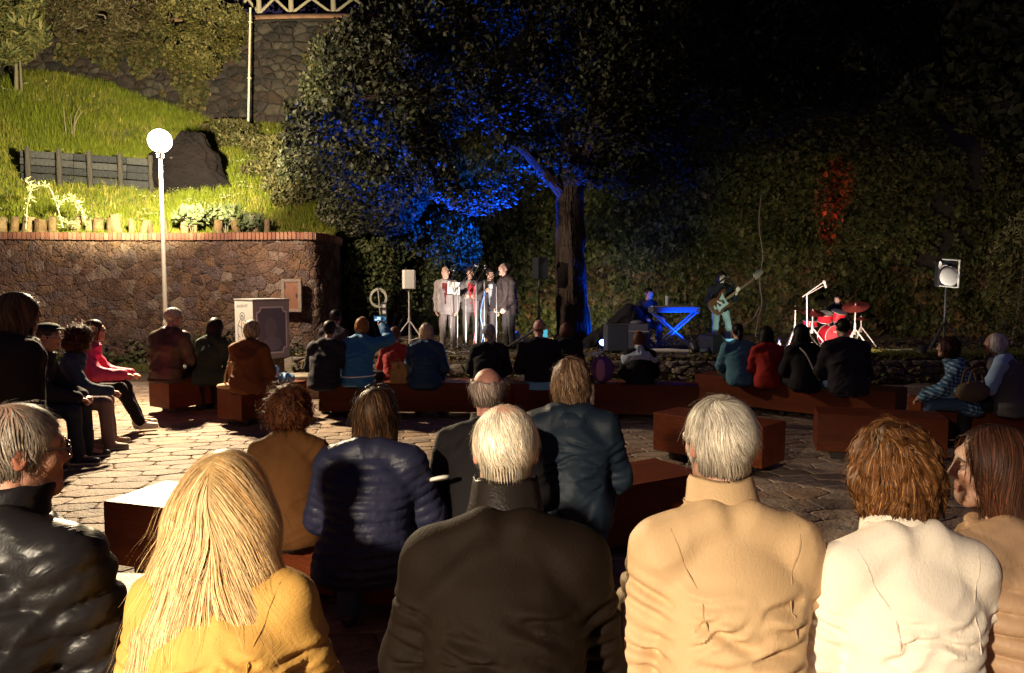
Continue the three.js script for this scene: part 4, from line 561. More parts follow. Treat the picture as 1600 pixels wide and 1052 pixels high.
  if (t.hood) { const c = [neck[0], Y + nk - .035, sp(nk)[1] + .09], hf = [cap([c[0] - .085, c[1] + .03, c[2] - .05], [c[0], c[1] - .035, c[2]], .042, .05), cap([c[0] + .085, c[1] + .03, c[2] - .05], [c[0], c[1] - .035, c[2]], .042, .05), ell([c[0], c[1] - .06, c[2] + .01], [.11, .09, .045])], hb = bounds(hf, .02), hu = union(hf, .03), hq = q ? puffQ(.06, t.puff, sd + 3) : fold(.012, 8, 10, sd); obj('hood', nets((x, y, z) => hu(x, y, z) - (q ? hq(y + Math.abs(x) * .5, x, y, z) : hq(x, y, z)), hb[0], hb[1], tc), t.hoodM ?? t.m, root); }
  const onto = (p) => { for (let i = 0; i < 6; i++) { const d = F(p.x, p.y, p.z), e = .006, n = V(F(p.x + e, p.y, p.z) - F(p.x - e, p.y, p.z), F(p.x, p.y + e, p.z) - F(p.x, p.y - e, p.z), F(p.x, p.y, p.z + e) - F(p.x, p.y, p.z - e)).normalize(); p.addScaledVector(n, -d * .9); } return p; };
  const seam = (pts, r = .0028, m = t.m, name = 'seam') => obj(name, pipe(pts.map((p) => onto(v3(p))), r, 50, 5), m, garment);
  if (t.armseam) for (const q of [-1, 1]) { const x0 = sc[0] + q * (shx - .012), l = []; for (let i = 0; i <= 9; i++) { const v = i / 9; l.push([x0 + q * (.012 - .03 * Math.sin(v * 2.6)), Y + sh + .075 - v * .2, sp(sh - v * .2)[1] + .02 + .16 * Math.sin(.2 + v * 1.5)]); } seam(l, .0022, t.seamM ?? t.m); }
  if (t.backseams) for (const x of t.backseams) { const l = []; for (let i = 0; i <= 10; i++) { const v = lerp(nk - .12, -.08, i / 10); l.push([sp(v)[0] + x * (1 - .12 * Math.sin(i / 10 * 3.1)), Y + v, sp(v)[1] + .17]); } seam(l, .0025, t.seamM ?? t.m); }
  if (t.yoke) { const l = []; for (let i = -6; i <= 6; i++) l.push([sp(t.yoke)[0] + i / 6 * .15 * wide, Y + t.yoke + .01 * Math.abs(i) / 6, sp(t.yoke)[1] + .17]); seam(l, .003, t.seamM ?? t.m); }
  if (t.band) { const l = []; for (let i = 0; i < 40; i++) { const a = i / 40 * 6.283; l.push(V(Math.sin(a) * (B.W[1] + off), Y + hem + .025, Math.cos(a) * (B.D[1] + off))); } obj('hem_band', pipe(l, .026, 60, 8, true), t.bandM ?? t.m, garment); }
  // hair
  if (o.hair && !o.hair.none) {
    const h = o.hair, Fh = hairVolume(h.style, h), hb = h.box ?? (h.style === 'long' ? [[-.27, -.14 - (h.len ?? .3), -.14], [.27, .16, .26]] : h.style === 'tail' ? [[-.12, -.27, -.14], [.12, .16, .2]] : [[-.19, -.26, -.16], [.19, .18, .22]]);
    const c0 = h.base ?? [h.color[0] * .5, h.color[1] * .5, h.color[2] * .5], sh = nets(Fh, hb[0], hb[1], h.cell ?? Math.max(hcell, .007), h.scalp ? (x, y, z) => { const k = h.scalp(x, y, z) * (.8 + .4 * noise(x * 90, y * 90, z * 90)); return [lerp(c0[0], skin[0], k), lerp(c0[1], skin[1], k), lerp(c0[2], skin[2], k)]; } : (x, y, z) => { const k = .8 + .5 * noise(x * 50, y * 12, z * 50); return [c0[0] * k, c0[1] * k, c0[2] * k]; });
    const gs = [[sh.clone().applyMatrix4(hm)], [strands(Fh, sh, h.n ?? 500, h, R).applyMatrix4(hm)]]; obj('hair', gs, M_hair, root);
  }
  if (o.front) { const f = torsoF(B, off + .006, .0, nk - .04), hw = o.frontW ?? .055; obj('shirt_front', nets((x, y, z) => Math.max(f(x, y, z), Math.abs(x) - hw * clamp((y - Y) / .35, .3, 1), z + .03), [-.1, Y - .05, -.4], [.1, Y + nk + .05, .0], .011), cloth(o.front), root); }
  const inHead = (name, gs, m) => { const b = obj(name, gs, m, root); b.geometry.applyMatrix4(hm); return b; };
  if (o.glasses) { const m = mat(.02, .015, .015, .3), r = []; for (const q of [-1, 1]) { r.push(new THREE.TorusGeometry(.023, .0022, 6, 24).scale(1.1, .85, 1).translate(q * .032, .002, -.108)); r.push(rod(V(q * .058, .006, -.106), V(q * .083, .008, .0), .0022, .002, 6)); } r.push(rod(V(-.008, .004, -.112), V(.008, .004, -.112), .002)); inHead('glasses', r, o.glasses === 1 ? m : o.glasses); }
  if (o.sunglasses) { const m = mat(.012, .01, .012, .15), r = []; for (const q of [-1, 1]) { r.push(ball(.03, q * .034, .118, -.052, 1, .3, .85)); r.push(pipe([V(q * .066, .115, -.05), V(q * .098, .1, 0), V(q * .104, .06, .05), V(q * .1, .03, .08)], .0042, 16)); } r.push(pipe([V(-.06, .12, -.06), V(-.03, .137, -.06), V(0, .135, -.064), V(.03, .137, -.06), V(.06, .12, -.06)], .005, 20)); inHead('sunglasses', r, m); }
  root.userData.person = { hm, S, E, Wr, A, K, Y, H, top }; const api = { root, inHead, S, E, Wr, A, K, H, Y, hc, world: (p) => v3(p).multiplyScalar(s).applyAxisAngle(UPY, rad(o.turn ?? 0)).add(root.position) }; delete root.userData.person; return api;
}
// ---------------------------------------------------------------- the last row, nearest to the camera
const nyl = (c, r = .42) => cloth(c, { rough: r, crinkle: 1 });
const GRP_ROW = null;
person({ label: 'man in black quilted jacket with grey hair and glasses, leftmost of the last row', head: [22, 634, 2.05], turn: -8, lean: 6, wide: 1.12, cell: .008, headTurn: -42, headK: 1.02, seed: 11, skin: [.5, .24, .15],
  hair: { style: 'short', color: [.3, .24, .18], color2: [.5, .44, .36], n: 10000, strand: .04, step: .016, width: .0008, thick: .008, lift: .006, scalp: (x, y, z) => sst(.05, .1, y) * .8, thin: (x, y, z) => sst(.06, .11, y) * .6, fuzz: .15 },
  top: { m: nyl([.011, .0095, .01], .38), off: .04, puff: .026, pitch: .075, fold: .007, fine: .0018, collar: .1, turn: 0, cell: .0088 }, legs: cloth([.02, .02, .03]), glasses: 1 });
person({ label: 'woman with very long straight blonde hair and a mustard yellow jacket', head: [352, 703, 1.95], turn: 4, lean: 9, fem: 1, wide: .98, cell: .008, side: -4, seed: 12, headTilt: 4,
  hair: { style: 'long', len: .5, w: .12, flare: .7, dep: .11, back: .14, lean: -.05, color: [.82, .58, .29], color2: [.5, .29, .11], mix: .35, base: [.4, .25, .1], n: 26000, strand: .27, step: .034, width: .0006, thick: .006, lift: .012, vary: .6, wave: .07, part: 1.1, lock: .3, lockf: 16, whorl: 2, grav: 1.3, crown: [0, .12, .02], over: 7, fuzz: .035, fuzzk: 1.2 },
  top: { m: cloth([.56, .31, .075], { rough: .75 }), off: .022, fold: .011, fx: 4, fy: 6, armseam: 1, crease: .014, collar: .09, cell: .009 }, legs: cloth([.03, .03, .05]) });
person({ label: 'white-haired man in a dark brown jacket, broadest back in the middle of the last row', head: [790, 636, 2.1], turn: 0, lean: 14, wide: .97, deep: 1.03, cell: .008, hcell: .0075, nod: 6, seed: 13, skin: [.62, .3, .2],
  hair: { style: 'short', color: [.72, .6, .42], color2: [.85, .78, .64], mix: .5, base: [.42, .32, .22], n: 12000, strand: .036, step: .018, width: .0008, thick: .009, lift: .005, vary: .5, lock: .35, nape: -.1, scalp: (x, y, z) => sst(.075, .115, y) * .85, thin: (x, y, z) => sst(.08, .12, y) * .6, fuzz: .1, crown: [.01, .11, .03] },
  armL: [[-.075, -.27, -.03], [.02, -.2, -.16]], armR: [[.075, -.27, -.03], [-.02, -.2, -.16]],
  top: { m: cloth([.0085, .0046, .0026], { rough: .75, spec: .18 }), off: .03, fold: .011, fx: 3.5, fy: 5, collar: .125, collarM: cloth([.014, .01, .008], { rough: .38 }), crease: .014, cell: .0085 }, legs: cloth([.02, .02, .02]) });
person({ label: 'grey-haired man in a light tan jacket with a turned-down collar', head: [1128, 624, 2.15], turn: 3, lean: 10, side: 3, wide: .93, headK: 1.03, cell: .008, hcell: .0075, seed: 14, headTurn: 8,
  hair: { style: 'short', color: [.42, .36, .28], color2: [.62, .56, .46], mix: .5, base: [.2, .16, .12], n: 12000, strand: .045, step: .018, width: .0008, thick: .011, lift: .005, vary: .7, lock: .4, nape: -.13, fuzz: .05, wave: .2, crown: [-.015, .1, .04] },
  armL: [[-.08, -.26, -.02], [.06, -.2, -.15]], armR: [[.1, -.26, -.03], [-.06, -.2, -.15]],
  top: { m: cloth([.5, .33, .175], { rough: .6 }), off: .028, fold: .011, fx: 4, fy: 5.5, armseam: 1, collar: .105, crease: .014, cell: .008 }, legs: cloth([.03, .03, .04]), glasses: mat(.5, .45, .35, .3, { metalness: .8 }) });
person({ label: 'woman with an auburn bob and a cream white jacket', head: [1400, 649, 2.12], turn: 3, lean: 9, side: 4, fem: 1, wide: 1.02, cell: .008, hcell: .0075, seed: 15, hairTop: .02,
  hair: { style: 'bob', drop: .03, color: [.12, .046, .014], color2: [.3, .14, .05], mix: .25, base: [.05, .018, .006], n: 13000, strand: .11, step: .015, width: .001, thick: .012, lift: .004, vary: 1.1, wave: .06, lock: .5, lockf: 17, bump: .016, over: 2, fuzz: .05, fuzzk: .6 },
  armL: [[-.1, -.26, -.02], [.06, -.2, -.14]],
  top: { m: cloth([.8, .7, .58], { rough: .85 }), off: .022, fold: .009, fx: 5, fy: 6, armseam: 1, collar: .09, crease: .014, cell: .008 }, legs: cloth([.05, .06, .12]) });
person({ label: 'dark-haired woman in a tan quilted jacket turning her face to her neighbour', head: [1558, 661, 2.2], turn: 14, lean: 6, fem: 1, wide: 1.08, cell: .008, hcell: .0035, headTurn: 60, headTilt: 3, seed: 16, hairTop: .01, skin: [.55, .31, .21],
  hair: { style: 'long', len: .17, w: .098, flare: .15, dep: .085, back: .02, color: [.06, .024, .014], color2: [.13, .045, .02], mix: .25, base: [.025, .01, .007], n: 8000, strand: .16, step: .022, width: .0012, thick: .01, lift: .007, vary: .7, faceR: [.088, .13, .115], wave: .22, part: 1.2, over: 5, fuzz: .05, cut: -.03, faceZ: -.115 },
  armL: [[-.08, -.27, -.02], [.06, -.2, -.15]],
  top: { m: nyl([.4, .25, .145], .5), off: .036, puff: .024, pitch: .058, fold: .005, fine: .0015, cell: .0065 }, legs: cloth([.03, .03, .04]) });
// ---------------------------------------------------------------- benches: rust-brown steel blocks on two feet
const M_rust = mat(.15, .031, .008, .5, { specularIntensity: .35, map: T_rust, bumpMap: T_rock, bumpScale: .0015 }), M_foot = mat(.03, .02, .018, .8);
function bench(label, a, b, w = .46, h = .46) {   // a, b: the ends of the edge nearest to us, on the ground
  const d = b.clone().sub(a), L = d.length(), t = thing('steel_bench', label, 'bench', 'rust brown block benches', a.clone().addScaledVector(d, .5)); t.rotation.y = Math.atan2(-d.z, d.x);
  obj('body', box(L, h - .09, w, 0, (h + .09) / 2, -w / 2, 0, 0, 0, .008), M_rust, t);
  for (const s of [-1, 1]) obj('foot', box(.16, .09, w * .7, s * (L / 2 - .22), .045, -w / 2), M_foot, t);
  obj('top_plate', box(L - .012, .006, w - .012, 0, h + .0025, -w / 2), M_rust, t); return t;
}
const g0 = (px, D) => col(px, 0, D);
bench('lit block bench under the couple nearest to the lamp post', g0(265, 9.9), g0(375, 10.8));
bench('lit block bench under the woman with the brown coat and shoulder bag', g0(378, 9.05), g0(480, 9.9));
bench('long dark bench under the man in the hooded jacket and the woman filming', g0(498, 9.75), g0(800, 9.65));
bench('dark bench under the bald man, between two other dark benches', g0(806, 9.5), g0(922, 9.85));
bench('dark bench under the woman in the white shawl', g0(928, 9.6), g0(1092, 9.35));
bench('long dark bench under the four young people before the drum kit', g0(1085, 10.6), g0(1398, 8.9), .5);
bench('empty dark block at the near end of the long bench under the four young people', g0(1275, 7.45), g0(1480, 7.1));
bench('empty dark block just beyond the grey-haired man in tan', g0(1020, 7.5), g0(1190, 6.7));
bench('red-brown bench under the woman in the navy coat with its top showing', g0(905, 4.55), g0(1100, 5.1), .5);
bench('pale-topped bench on the bright paving beside the blonde woman', g0(165, 4.42), g0(520, 3.95), .5);
bench('bench with its pale top just showing before the blonde woman', g0(120, 3.02), g0(420, 2.95), .3);
bench('bench hidden under the balding man in black', g0(560, 3.85), g0(840, 3.75), .4);
bench('bench at the side under the group facing the singers', col(64, 0, 5.9), col(48, 0, 9.0), .5);
bench('dark bench under the two women at the far end of the plaza', g0(1436, 8.2), g0(1640, 7.9), .5);
bench('bench under the man in the black quilted jacket and the blonde woman', V(-2.2, 0, -1.75), V(-.42, 0, -1.8));
bench('bench under the white-haired man and the man in tan', V(-.36, 0, -1.85), V(.93, 0, -1.9));
bench('bench under the woman in cream and her dark-haired neighbour', V(.98, 0, -1.9), V(2.3, 0, -1.95));
// ---------------------------------------------------------------- second row
const dark = (r, g, b) => cloth([r, g, b]), M_jean = cloth([.045, .075, .14]), M_blk = cloth([.012, .01, .012]), M_sole = mat(.7, .66, .58, .6);
person({ label: 'woman with short curly auburn hair in a brown coat on the pale-topped bench', head: [452, 602, 4.1], turn: 10, lean: 5, fem: 1, cell: .011, hcell: .007, seed: 21, hairTop: .02,
  hair: { style: 'curly', color: [.14, .045, .018], color2: [.34, .13, .05], mix: .25, base: [.05, .017, .008], n: 5500, strand: .07, width: .0022, thick: .004, lift: .02, vary: 1.1, curl: .05, curlk: 1.1, fuzz: .2, fuzzk: 1.6, bump: .012, step: .009 },
  top: { m: dark(.14, .055, .014), off: .026, fold: .012, collar: .1, name: 'coat' }, legs: M_blk });
person({ label: 'woman in a navy quilted jacket with sunglasses pushed up on her dark hair', head: [586, 606, 3.6], turn: 2, lean: 8, fem: 1, wide: 1.16, cell: .009, hcell: .006, seed: 22, side: 3,
  hair: { style: 'long', len: .13, w: .092, flare: .1, dep: .085, back: .0, color: [.05, .026, .014], color2: [.15, .07, .03], mix: .25, base: [.02, .01, .006], n: 6500, strand: .13, step: .02, width: .002, thick: .004, lift: .008, vary: .9, wave: .12, over: 5, fuzz: .1 },
  armR: [[.1, -.26, -.04], [.04, -.14, -.18]],
  top: { m: nyl([.02, .021, .045], .45), off: .042, puff: .015, pitch: .05, fold: .006, hood: 1, fine: .0015, cell: .0095 }, legs: M_jean, sunglasses: 1 });
tag(obj('bracelet', [new THREE.TorusGeometry(.04, .009, 10, 30).rotateX(1.2).rotateY(.5)], mat(.85, .8, .7, .25)), 'wide white bangle on the wrist of the woman in navy quilting', 'bangle').position.copy(at(687, 748, 3.5));
person({ label: 'balding man with long grey side hair in a black coat, in the second row', head: [762, 574, 3.85], turn: 0, lean: 9, cell: .011, hcell: .006, seed: 23, skin: [.55, .24, .17],
  hair: { style: 'bald', rim: .055, color: [.3, .22, .17], color2: [.48, .38, .32], mix: .4, base: [.16, .1, .08], n: 3200, strand: .09, step: .017, width: .0016, thick: .012, lift: .006, nape: -.11, vary: .8, crown: [0, .16, .03], over: 3, fuzz: .12 },
  legL: [[-.26, .02, -.3], [-.02, -.42, -.06]], top: { m: dark(.008, .006, .007), off: .026, fold: .015, collar: .07, name: 'coat' }, legs: M_jean });
person({ label: 'woman with short brown hair in a dark navy coat, seated on the red-brown bench', head: [893, 557, 4.15], turn: -4, lean: 3, fem: 1, wide: 1.12, cell: .011, hcell: .006, seed: 24,
  hair: { style: 'bob', drop: .02, color: [.16, .09, .05], color2: [.36, .23, .14], mix: .3, base: [.06, .03, .017], n: 5500, strand: .09, step: .017, width: .002, thick: .0, lift: .008, vary: 1.1, wave: .3, over: 2, fuzz: .1, bump: .006 },
  top: { m: cloth([.012, .02, .032], { rough: .5 }), off: .028, fold: .02, fx: 4, fy: 5, crease: .01, hood: 1, skirt: .7, name: 'coat' }, legs: M_jean });
// ---------------------------------------------------------------- the group at the side, facing right
person({ pose: 'stand', label: 'standing woman with long brown hair in a long dark open coat', head: [24, 456, 4.4], turn: -35, lean: 0, fem: 1, wide: 1.45, deep: 1.2, cell: .014, hcell: .008, seed: 31,
  hair: { style: 'long', len: .2, w: .09, flare: .1, back: .02, color: [.1, .05, .022], color2: [.2, .11, .05], base: [.03, .015, .008], n: 3850, strand: .18, step: .025, width: .0018, thick: .006, lift: .006, over: 6, wave: .08 },
  top: { m: dark(.022, .014, .012), off: .055, fold: .014, skirt: 1.5, hem: -.2, name: 'coat' }, legs: M_blk });
const legF = [[.0, 0, -.44], [0, -.42, -.1]];
person({ label: 'seated person in jeans hidden behind the standing woman, one sneaker showing', head: [8, 545, 6.75], turn: -78, lean: 3, cell: .016, seed: 32, legR: [[.09, 0, -.45], [.0, -.4, .04]], hair: { style: 'short', color: [.06, .04, .03], n: 300 }, top: { m: dark(.02, .016, .018), off: .026 }, legs: M_jean, sole: M_sole });
person({ label: 'man with glasses and a black flat cap, hands clasped on his knees', head: [74, 506, 7.3], turn: -76, lean: 5, cell: .014, hcell: .006, seed: 33, glasses: mat(.6, .5, .4, .2), headTurn: -12, hair: { style: 'short', color: [.09, .07, .06], n: 495, strand: .03, thick: .004 }, skin: [.5, .24, .16],
  armL: [[-.04, -.25, -.12], [.16, -.08, -.24], [0, -1, 0], .8], armR: [[.06, -.25, -.12], [-.12, -.08, -.24], [0, -1, 0], .8], top: { m: dark(.012, .011, .016), off: .026, collar: .07 }, legs: dark(.02, .025, .045), sole: M_sole }).inHead('flat_cap', [ball(.1, 0, .085, .015, 1.02, .52, 1.18, 28), ball(.075, 0, .075, -.085, 1.05, .16, .75, 20)], dark(.008, .007, .008));
person({ label: 'woman with a big mass of dark curly hair and a blue denim jacket', head: [124, 508, 7.9], turn: -66, lean: 6, fem: 1, cell: .014, hcell: .008, seed: 34, hairTop: .03,
  hair: { style: 'curly', color: [.045, .016, .01], color2: [.16, .05, .025], mix: .2, base: [.015, .006, .005], n: 4950, strand: .06, width: .0018, thick: .02, lift: .03, curl: .05, curlk: 1.1, bump: .02, fuzz: .3, fuzzk: 1.5, step: .01 },
  armR: [[.08, -.25, -.12], [-.05, -.06, -.26], [0, -1, 0], .8], top: { m: dark(.035, .05, .095), off: .024, collar: .05 }, legs: dark(.2, .13, .14), shoe: mat(.3, .24, .18, .7), sole: M_sole });
person({ label: 'dark-haired woman with glasses in a bright pink jacket, black trousers and white sneakers', head: [146, 499, 8.7], turn: -74, lean: 3, fem: 1, cell: .014, hcell: .006, seed: 35, glasses: 1,
  hair: { style: 'long', len: .14, w: .085, color: [.03, .014, .01], color2: [.12, .05, .03], base: [.012, .006, .005], n: 2750, strand: .14, width: .0018, thick: .004, over: 4, wave: .2, faceZ: -.115 },
  armR: [[.06, -.24, -.14], [-.08, -.02, -.26], [0, -1, 0], .6], armL: [[-.02, -.24, -.14], [.08, -.04, -.3], [0, -1, 0], .6], legR: [[.05, 0, -.45], [.0, -.4, -.2]], legL: [[-.02, 0, -.45], [0, -.4, -.14]],
  top: { m: cloth([.62, .055, .14], { rough: .6 }), off: .03, puff: .006, pitch: .09 }, legs: M_blk, shoe: mat(.75, .7, .62, .6), sole: M_sole });
// ---------------------------------------------------------------- by the lamp
const LT = { cell: .018, hcell: .01 };
person({ ...LT, label: 'grey-haired man with glasses in a brown leather bomber jacket, nearest the lamp post', head: [270, 481, 10.1], turn: -14, lean: 3, wide: 1.1, headTurn: -35, seed: 41, glasses: 1, hair: { style: 'short', color: [.4, .38, .37], color2: [.2, .18, .17], mix: .4, base: [.18, .15, .14], n: 3000, strand: .035, width: .0024, step: .019, lift: .004 }, top: { m: cloth([.045, .026, .016], { rough: .42, spec: .8 }), off: .032, fold: .02, collar: .06, band: 1, bandM: dark(.05, .035, .025) }, legs: M_blk });
person({ ...LT, label: 'woman with straight black shoulder-length hair in a dark green coat', head: [336, 496, 10.2], turn: -12, lean: 8, fem: 1, seed: 42, hair: { style: 'long', len: .16, w: .09, color: [.012, .009, .009], n: 2200, strand: .15, width: .0024, step: .019, thick: .004, over: 5 }, top: { m: dark(.014, .028, .02), off: .028, fold: .016, skirt: .5, name: 'coat' }, legs: M_blk });
const shb = person({ ...LT, label: 'woman with a pale blonde bob in a rust-brown coat with a bag strap', head: [394, 499, 9.35], turn: -10, lean: 6, fem: 1, wide: 1.12, seed: 43, headTurn: -10, hair: { style: 'bob', color: [.5, .4, .26], color2: [.2, .15, .09], mix: .5, base: [.12, .08, .05], n: 2600, strand: .09, width: .0024, step: .019, thick: -.004, over: 2, drop: -.02 }, top: { m: dark(.15, .05, .016), off: .03, fold: .016, collar: .05, skirt: .55, name: 'coat' }, legs: M_blk });
{ const b = at(357, 612, 9.15), t = thing('shoulder_bag', 'pale handbag with long straps lying on the lit bench end', 'bag', null, V(b.x, .463, b.z)); obj('pouch', ball(.11, 0, .035, 0, 1.3, .35, .8, 18), dark(.45, .3, .18), t); for (const s of [0, .05]) obj('strap', pipe([V(-.05 + s, .05, 0), V(-.02 + s, .2, .02), V(.06 + s * .4, .33, .04), V(.1 + s, .2, .03), V(.12 + s, .06, 0)], .009, 24), dark(.4, .26, .16), t); }
// ---------------------------------------------------------------- the long middle bench
const MID = { cell: .019, hcell: .0105 };
person({ ...MID, label: 'man in a dark navy hooded jacket at the near-lamp end of the long bench', head: [515, 501, 9.9], turn: -6, lean: 14, wide: 1.1, seed: 51, hair: { style: 'short', color: [.012, .01, .01], n: 1200, strand: .03, width: .0024, step: .019 }, top: { m: dark(.018, .017, .026), off: .032, fold: .018, hood: 1 }, legs: M_jean });
person({ ...MID, label: 'dark-haired person seated on the far side of the long bench behind the hooded man', head: [524, 484, 11.6], turn: -8, lean: 6, seed: 52, seat: .55, hair: { style: 'short', color: [.02, .012, .01], n: 900, strand: .03, width: .0024, step: .019 }, top: { m: dark(.03, .025, .03), off: .026 }, legs: M_blk });
const film = person({ ...MID, label: 'woman in a bright blue jacket with white stripes raising a phone', head: [566, 494, 9.9], turn: -8, lean: 7, fem: 1, wide: 1.08, seed: 53, hair: { style: 'bob', color: [.2, .085, .03], color2: [.35, .17, .07], base: [.06, .025, .01], n: 2400, strand: .08, width: .0024, step: .019, thick: -.012, over: 2, drop: -.02 },
  armR: [[.19, .08, -.16], [-.13, .17, -.1], [0, 0, -1], .7], top: { m: cloth([.028, .15, .34], { rough: .6 }), off: .03, fold: .012, crease: .01, collar: .05 }, legs: dark(.02, .02, .03) });
{ const w = film.world(add(film.Wr.R, [-.05, .1, -.03])), t = thing('phone', 'phone with a bright screen held up by the woman in blue', 'phone', null, w); t.rotation.y = -.15; obj('case', box(.155, .08, .009, 0, 0, 0, 0, 0, 0, .003), mat(.02, .02, .02, .4), t);
  const c = document.createElement('canvas'); c.width = 128; c.height = 64; const x = c.getContext('2d'); x.fillStyle = '#3a78a8'; x.fillRect(0, 0, 128, 64); x.fillStyle = '#d8f4ff'; x.fillRect(34, 14, 44, 36); x.fillStyle = '#16324a'; x.fillRect(0, 0, 128, 10); x.fillRect(84, 18, 30, 34); x.fillStyle = '#fff'; x.fillRect(8, 40, 30, 16); const tx = new THREE.CanvasTexture(c); tx.colorSpace = THREE.SRGBColorSpace; obj('screen', new THREE.PlaneGeometry(.146, .071).translate(0, 0, .0065), new THREE.MeshStandardMaterial({ color: 0x111111, emissive: 0xffffff, emissiveMap: tx, emissiveIntensity: 1.1 }), t); }
{ // two white bands around the blue jacket's hem
  const r = film.root, Y = film.Y; for (const [y, k] of [[-.085, .012], [-.045, .01], [.03, .01]]) { const l = []; for (let i = 0; i < 36; i++) { const a = i / 36 * 6.283; l.push(V(Math.sin(a) * .228, Y + y + .012 * Math.sin(a), Math.cos(a) * .176 - .02)); } obj('stripe', pipe(l, k, 60, 6, true), k > .011 ? dark(.2, .5, .75) : cloth([.75, .78, .8]), r); } }
person({ ...MID, label: 'child with a ponytail in a red and dark jacket', head: [617, 511, 10.3], turn: 0, lean: 8, fem: 1, scale: .8, seed: 54, headK: 1.08, hair: { style: 'tail', color: [.14, .06, .025], color2: [.26, .12, .05], n: 1500, strand: .1, width: .0024, step: .019, thick: .006 }, top: { m: dark(.3, .025, .025), off: .026, fold: .014 }, legs: M_blk });
{ const b = at(624, 604, 9.7), t = thing('paper_bag', 'crumpled tan paper bag standing on the long bench', 'bag', null, V(b.x, .465, b.z)); const g = new THREE.BoxGeometry(.22, .27, .12, 8, 10, 4).translate(0, .135, 0), P = g.attributes.position; for (let i = 0; i < P.count; i++) { const y = P.getY(i), k = 1 - y * 1.6 * (P.getX(i) > 0 ? 1 : .5); P.setXYZ(i, P.getX(i) * k + .02 * noise(P.getX(i) * 20, y * 20, 1), y, P.getZ(i) * k + .02 * noise(P.getX(i) * 25, y * 25, 4)); } g.computeVertexNormals(); obj('paper', g, dark(.36, .22, .08), t); obj('handle', pipe([V(-.05, .25, 0), V(-.04, .3, .01), V(0, .31, .01), V(.02, .25, 0)], .005, 16), dark(.3, .18, .07), t); }
person({ ...MID, label: 'blonde woman in a blue quilted jacket with a big hood', head: [666, 504, 9.9], turn: -2, lean: 7, fem: 1, wide: 1.1, seed: 55, hair: { style: 'bob', color: [.45, .34, .24], color2: [.62, .5, .36], base: [.2, .13, .09], n: 2600, strand: .13, width: .0024, step: .019, thick: -.004, drop: .05, over: 5 }, top: { m: nyl([.018, .05, .105], .5), off: .038, puff: .01, pitch: .06, hood: 1 }, legs: M_blk });
person({ ...MID, label: 'grey-haired man in a black jacket seated before the singers', head: [764, 507, 9.9], turn: 0, lean: 6, wide: 1.1, seed: 56, hair: { style: 'short', color: [.3, .29, .32], color2: [.45, .44, .46], n: 2200, strand: .045, width: .0024, step: .019, thick: .014, lift: .008 }, top: { m: dark(.01, .009, .011), off: .03, fold: .016 }, legs: M_jean });
const bald = person({ ...MID, label: 'bald man in a black waistcoat over a light blue shirt that hangs out', head: [842, 499, 9.9], turn: 4, lean: 10, wide: 1.1, seed: 57, skin: [.52, .27, .2], hair: { style: 'bald', rim: -.01, color: [.2, .15, .12], n: 400, strand: .012, width: .0024, step: .019, thick: .003, lift: .001 }, top: { m: dark(.009, .008, .011), off: .034, fold: .014, sleeve: .5, hem: -.02, name: 'waistcoat' }, legs: dark(.015, .016, .025) });
{ const l = []; for (const [y, k] of [[.02, .95], [-.03, 1.08], [-.075, 1.16], [-.12, 1.2]]) l.push(new THREE.Vector2(k, y)); obj('shirt_tail', new THREE.LatheGeometry(l, 32).scale(.195, 1, .155).translate(0, bald.Y, -.005), dark(.16, .4, .55), bald.root); }
const film2 = person({ ...MID, label: 'person with reddish hair holding a small lit phone beside the bald man', head: [884, 503, 10.6], turn: 10, lean: 8, fem: 1, seed: 58, hair: { style: 'bob', color: [.12, .055, .04], n: 1500, strand: .09, width: .0024, step: .019, thick: -.006, over: 2 }, armL: [[-.1, -.1, -.2], [-.02, .17, -.13], [0, 0, -1], .7], top: { m: dark(.012, .009, .01), off: .03 }, legs: M_blk });
{ const w = film2.world(add(film2.Wr.L, [.0, .1, -.03])), t = thing('phone', 'small phone with a turquoise screen beside the bald man', 'phone', null, w); obj('case', box(.08, .155, .009, 0, 0, 0, 0, 0, 0, .003), mat(.02, .02, .02, .4), t); obj('screen', new THREE.PlaneGeometry(.07, .145).translate(0, 0, .0065), new THREE.MeshStandardMaterial({ color: 0x111111, emissive: lin(.1, .5, .65), emissiveIntensity: 1 }), t); }
person({ ...MID, label: 'woman with short brown hair wrapped in a white and light blue shawl', head: [998, 516, 9.8], turn: 0, lean: 6, fem: 1, wide: 1.1, seed: 59, hair: { style: 'bob', color: [.12, .045, .025], n: 1800, strand: .07, width: .0024, step: .019, thick: -.014, over: 1, drop: -.03 }, top: { m: dark(.009, .007, .008), off: .03, hem: -.13 }, legs: M_blk }).root.add((() => { const p = new THREE.Mesh(nets((() => { const u = union([cap([-.19, .93, -.09], [0, 1.05, -.11], .09, .085), cap([.19, .93, -.09], [0, 1.05, -.11], .09, .085), ell([0, .95, -.05], [.2, .1, .1])], .05), f = fold(.02, 8, 8, 3); return (x, y, z) => u(x, y, z) - f(x, y, z); })(), [-.34, .8, -.3], [.34, 1.2, .15], .013), dark(.42, .5, .56)); p.name = 'shawl'; p.castShadow = true; return p; })());
{ const b = at(941, 606, 9.7), t = thing('backpack', 'purple and pink bag standing on the bench beside the white shawl', 'bag', null, V(b.x, .465, b.z)); obj('body', ball(.15, 0, .17, 0, 1, 1.15, .6, 22), dark(.13, .06, .2), t); obj('panel', ball(.07, -.03, .17, .07, .9, 2, .5, 18), dark(.5, .25, .36), t); obj('handle', pipe([V(-.05, .33, 0), V(0, .37, 0), V(.05, .33, 0)], .01, 12), dark(.08, .04, .12), t); }
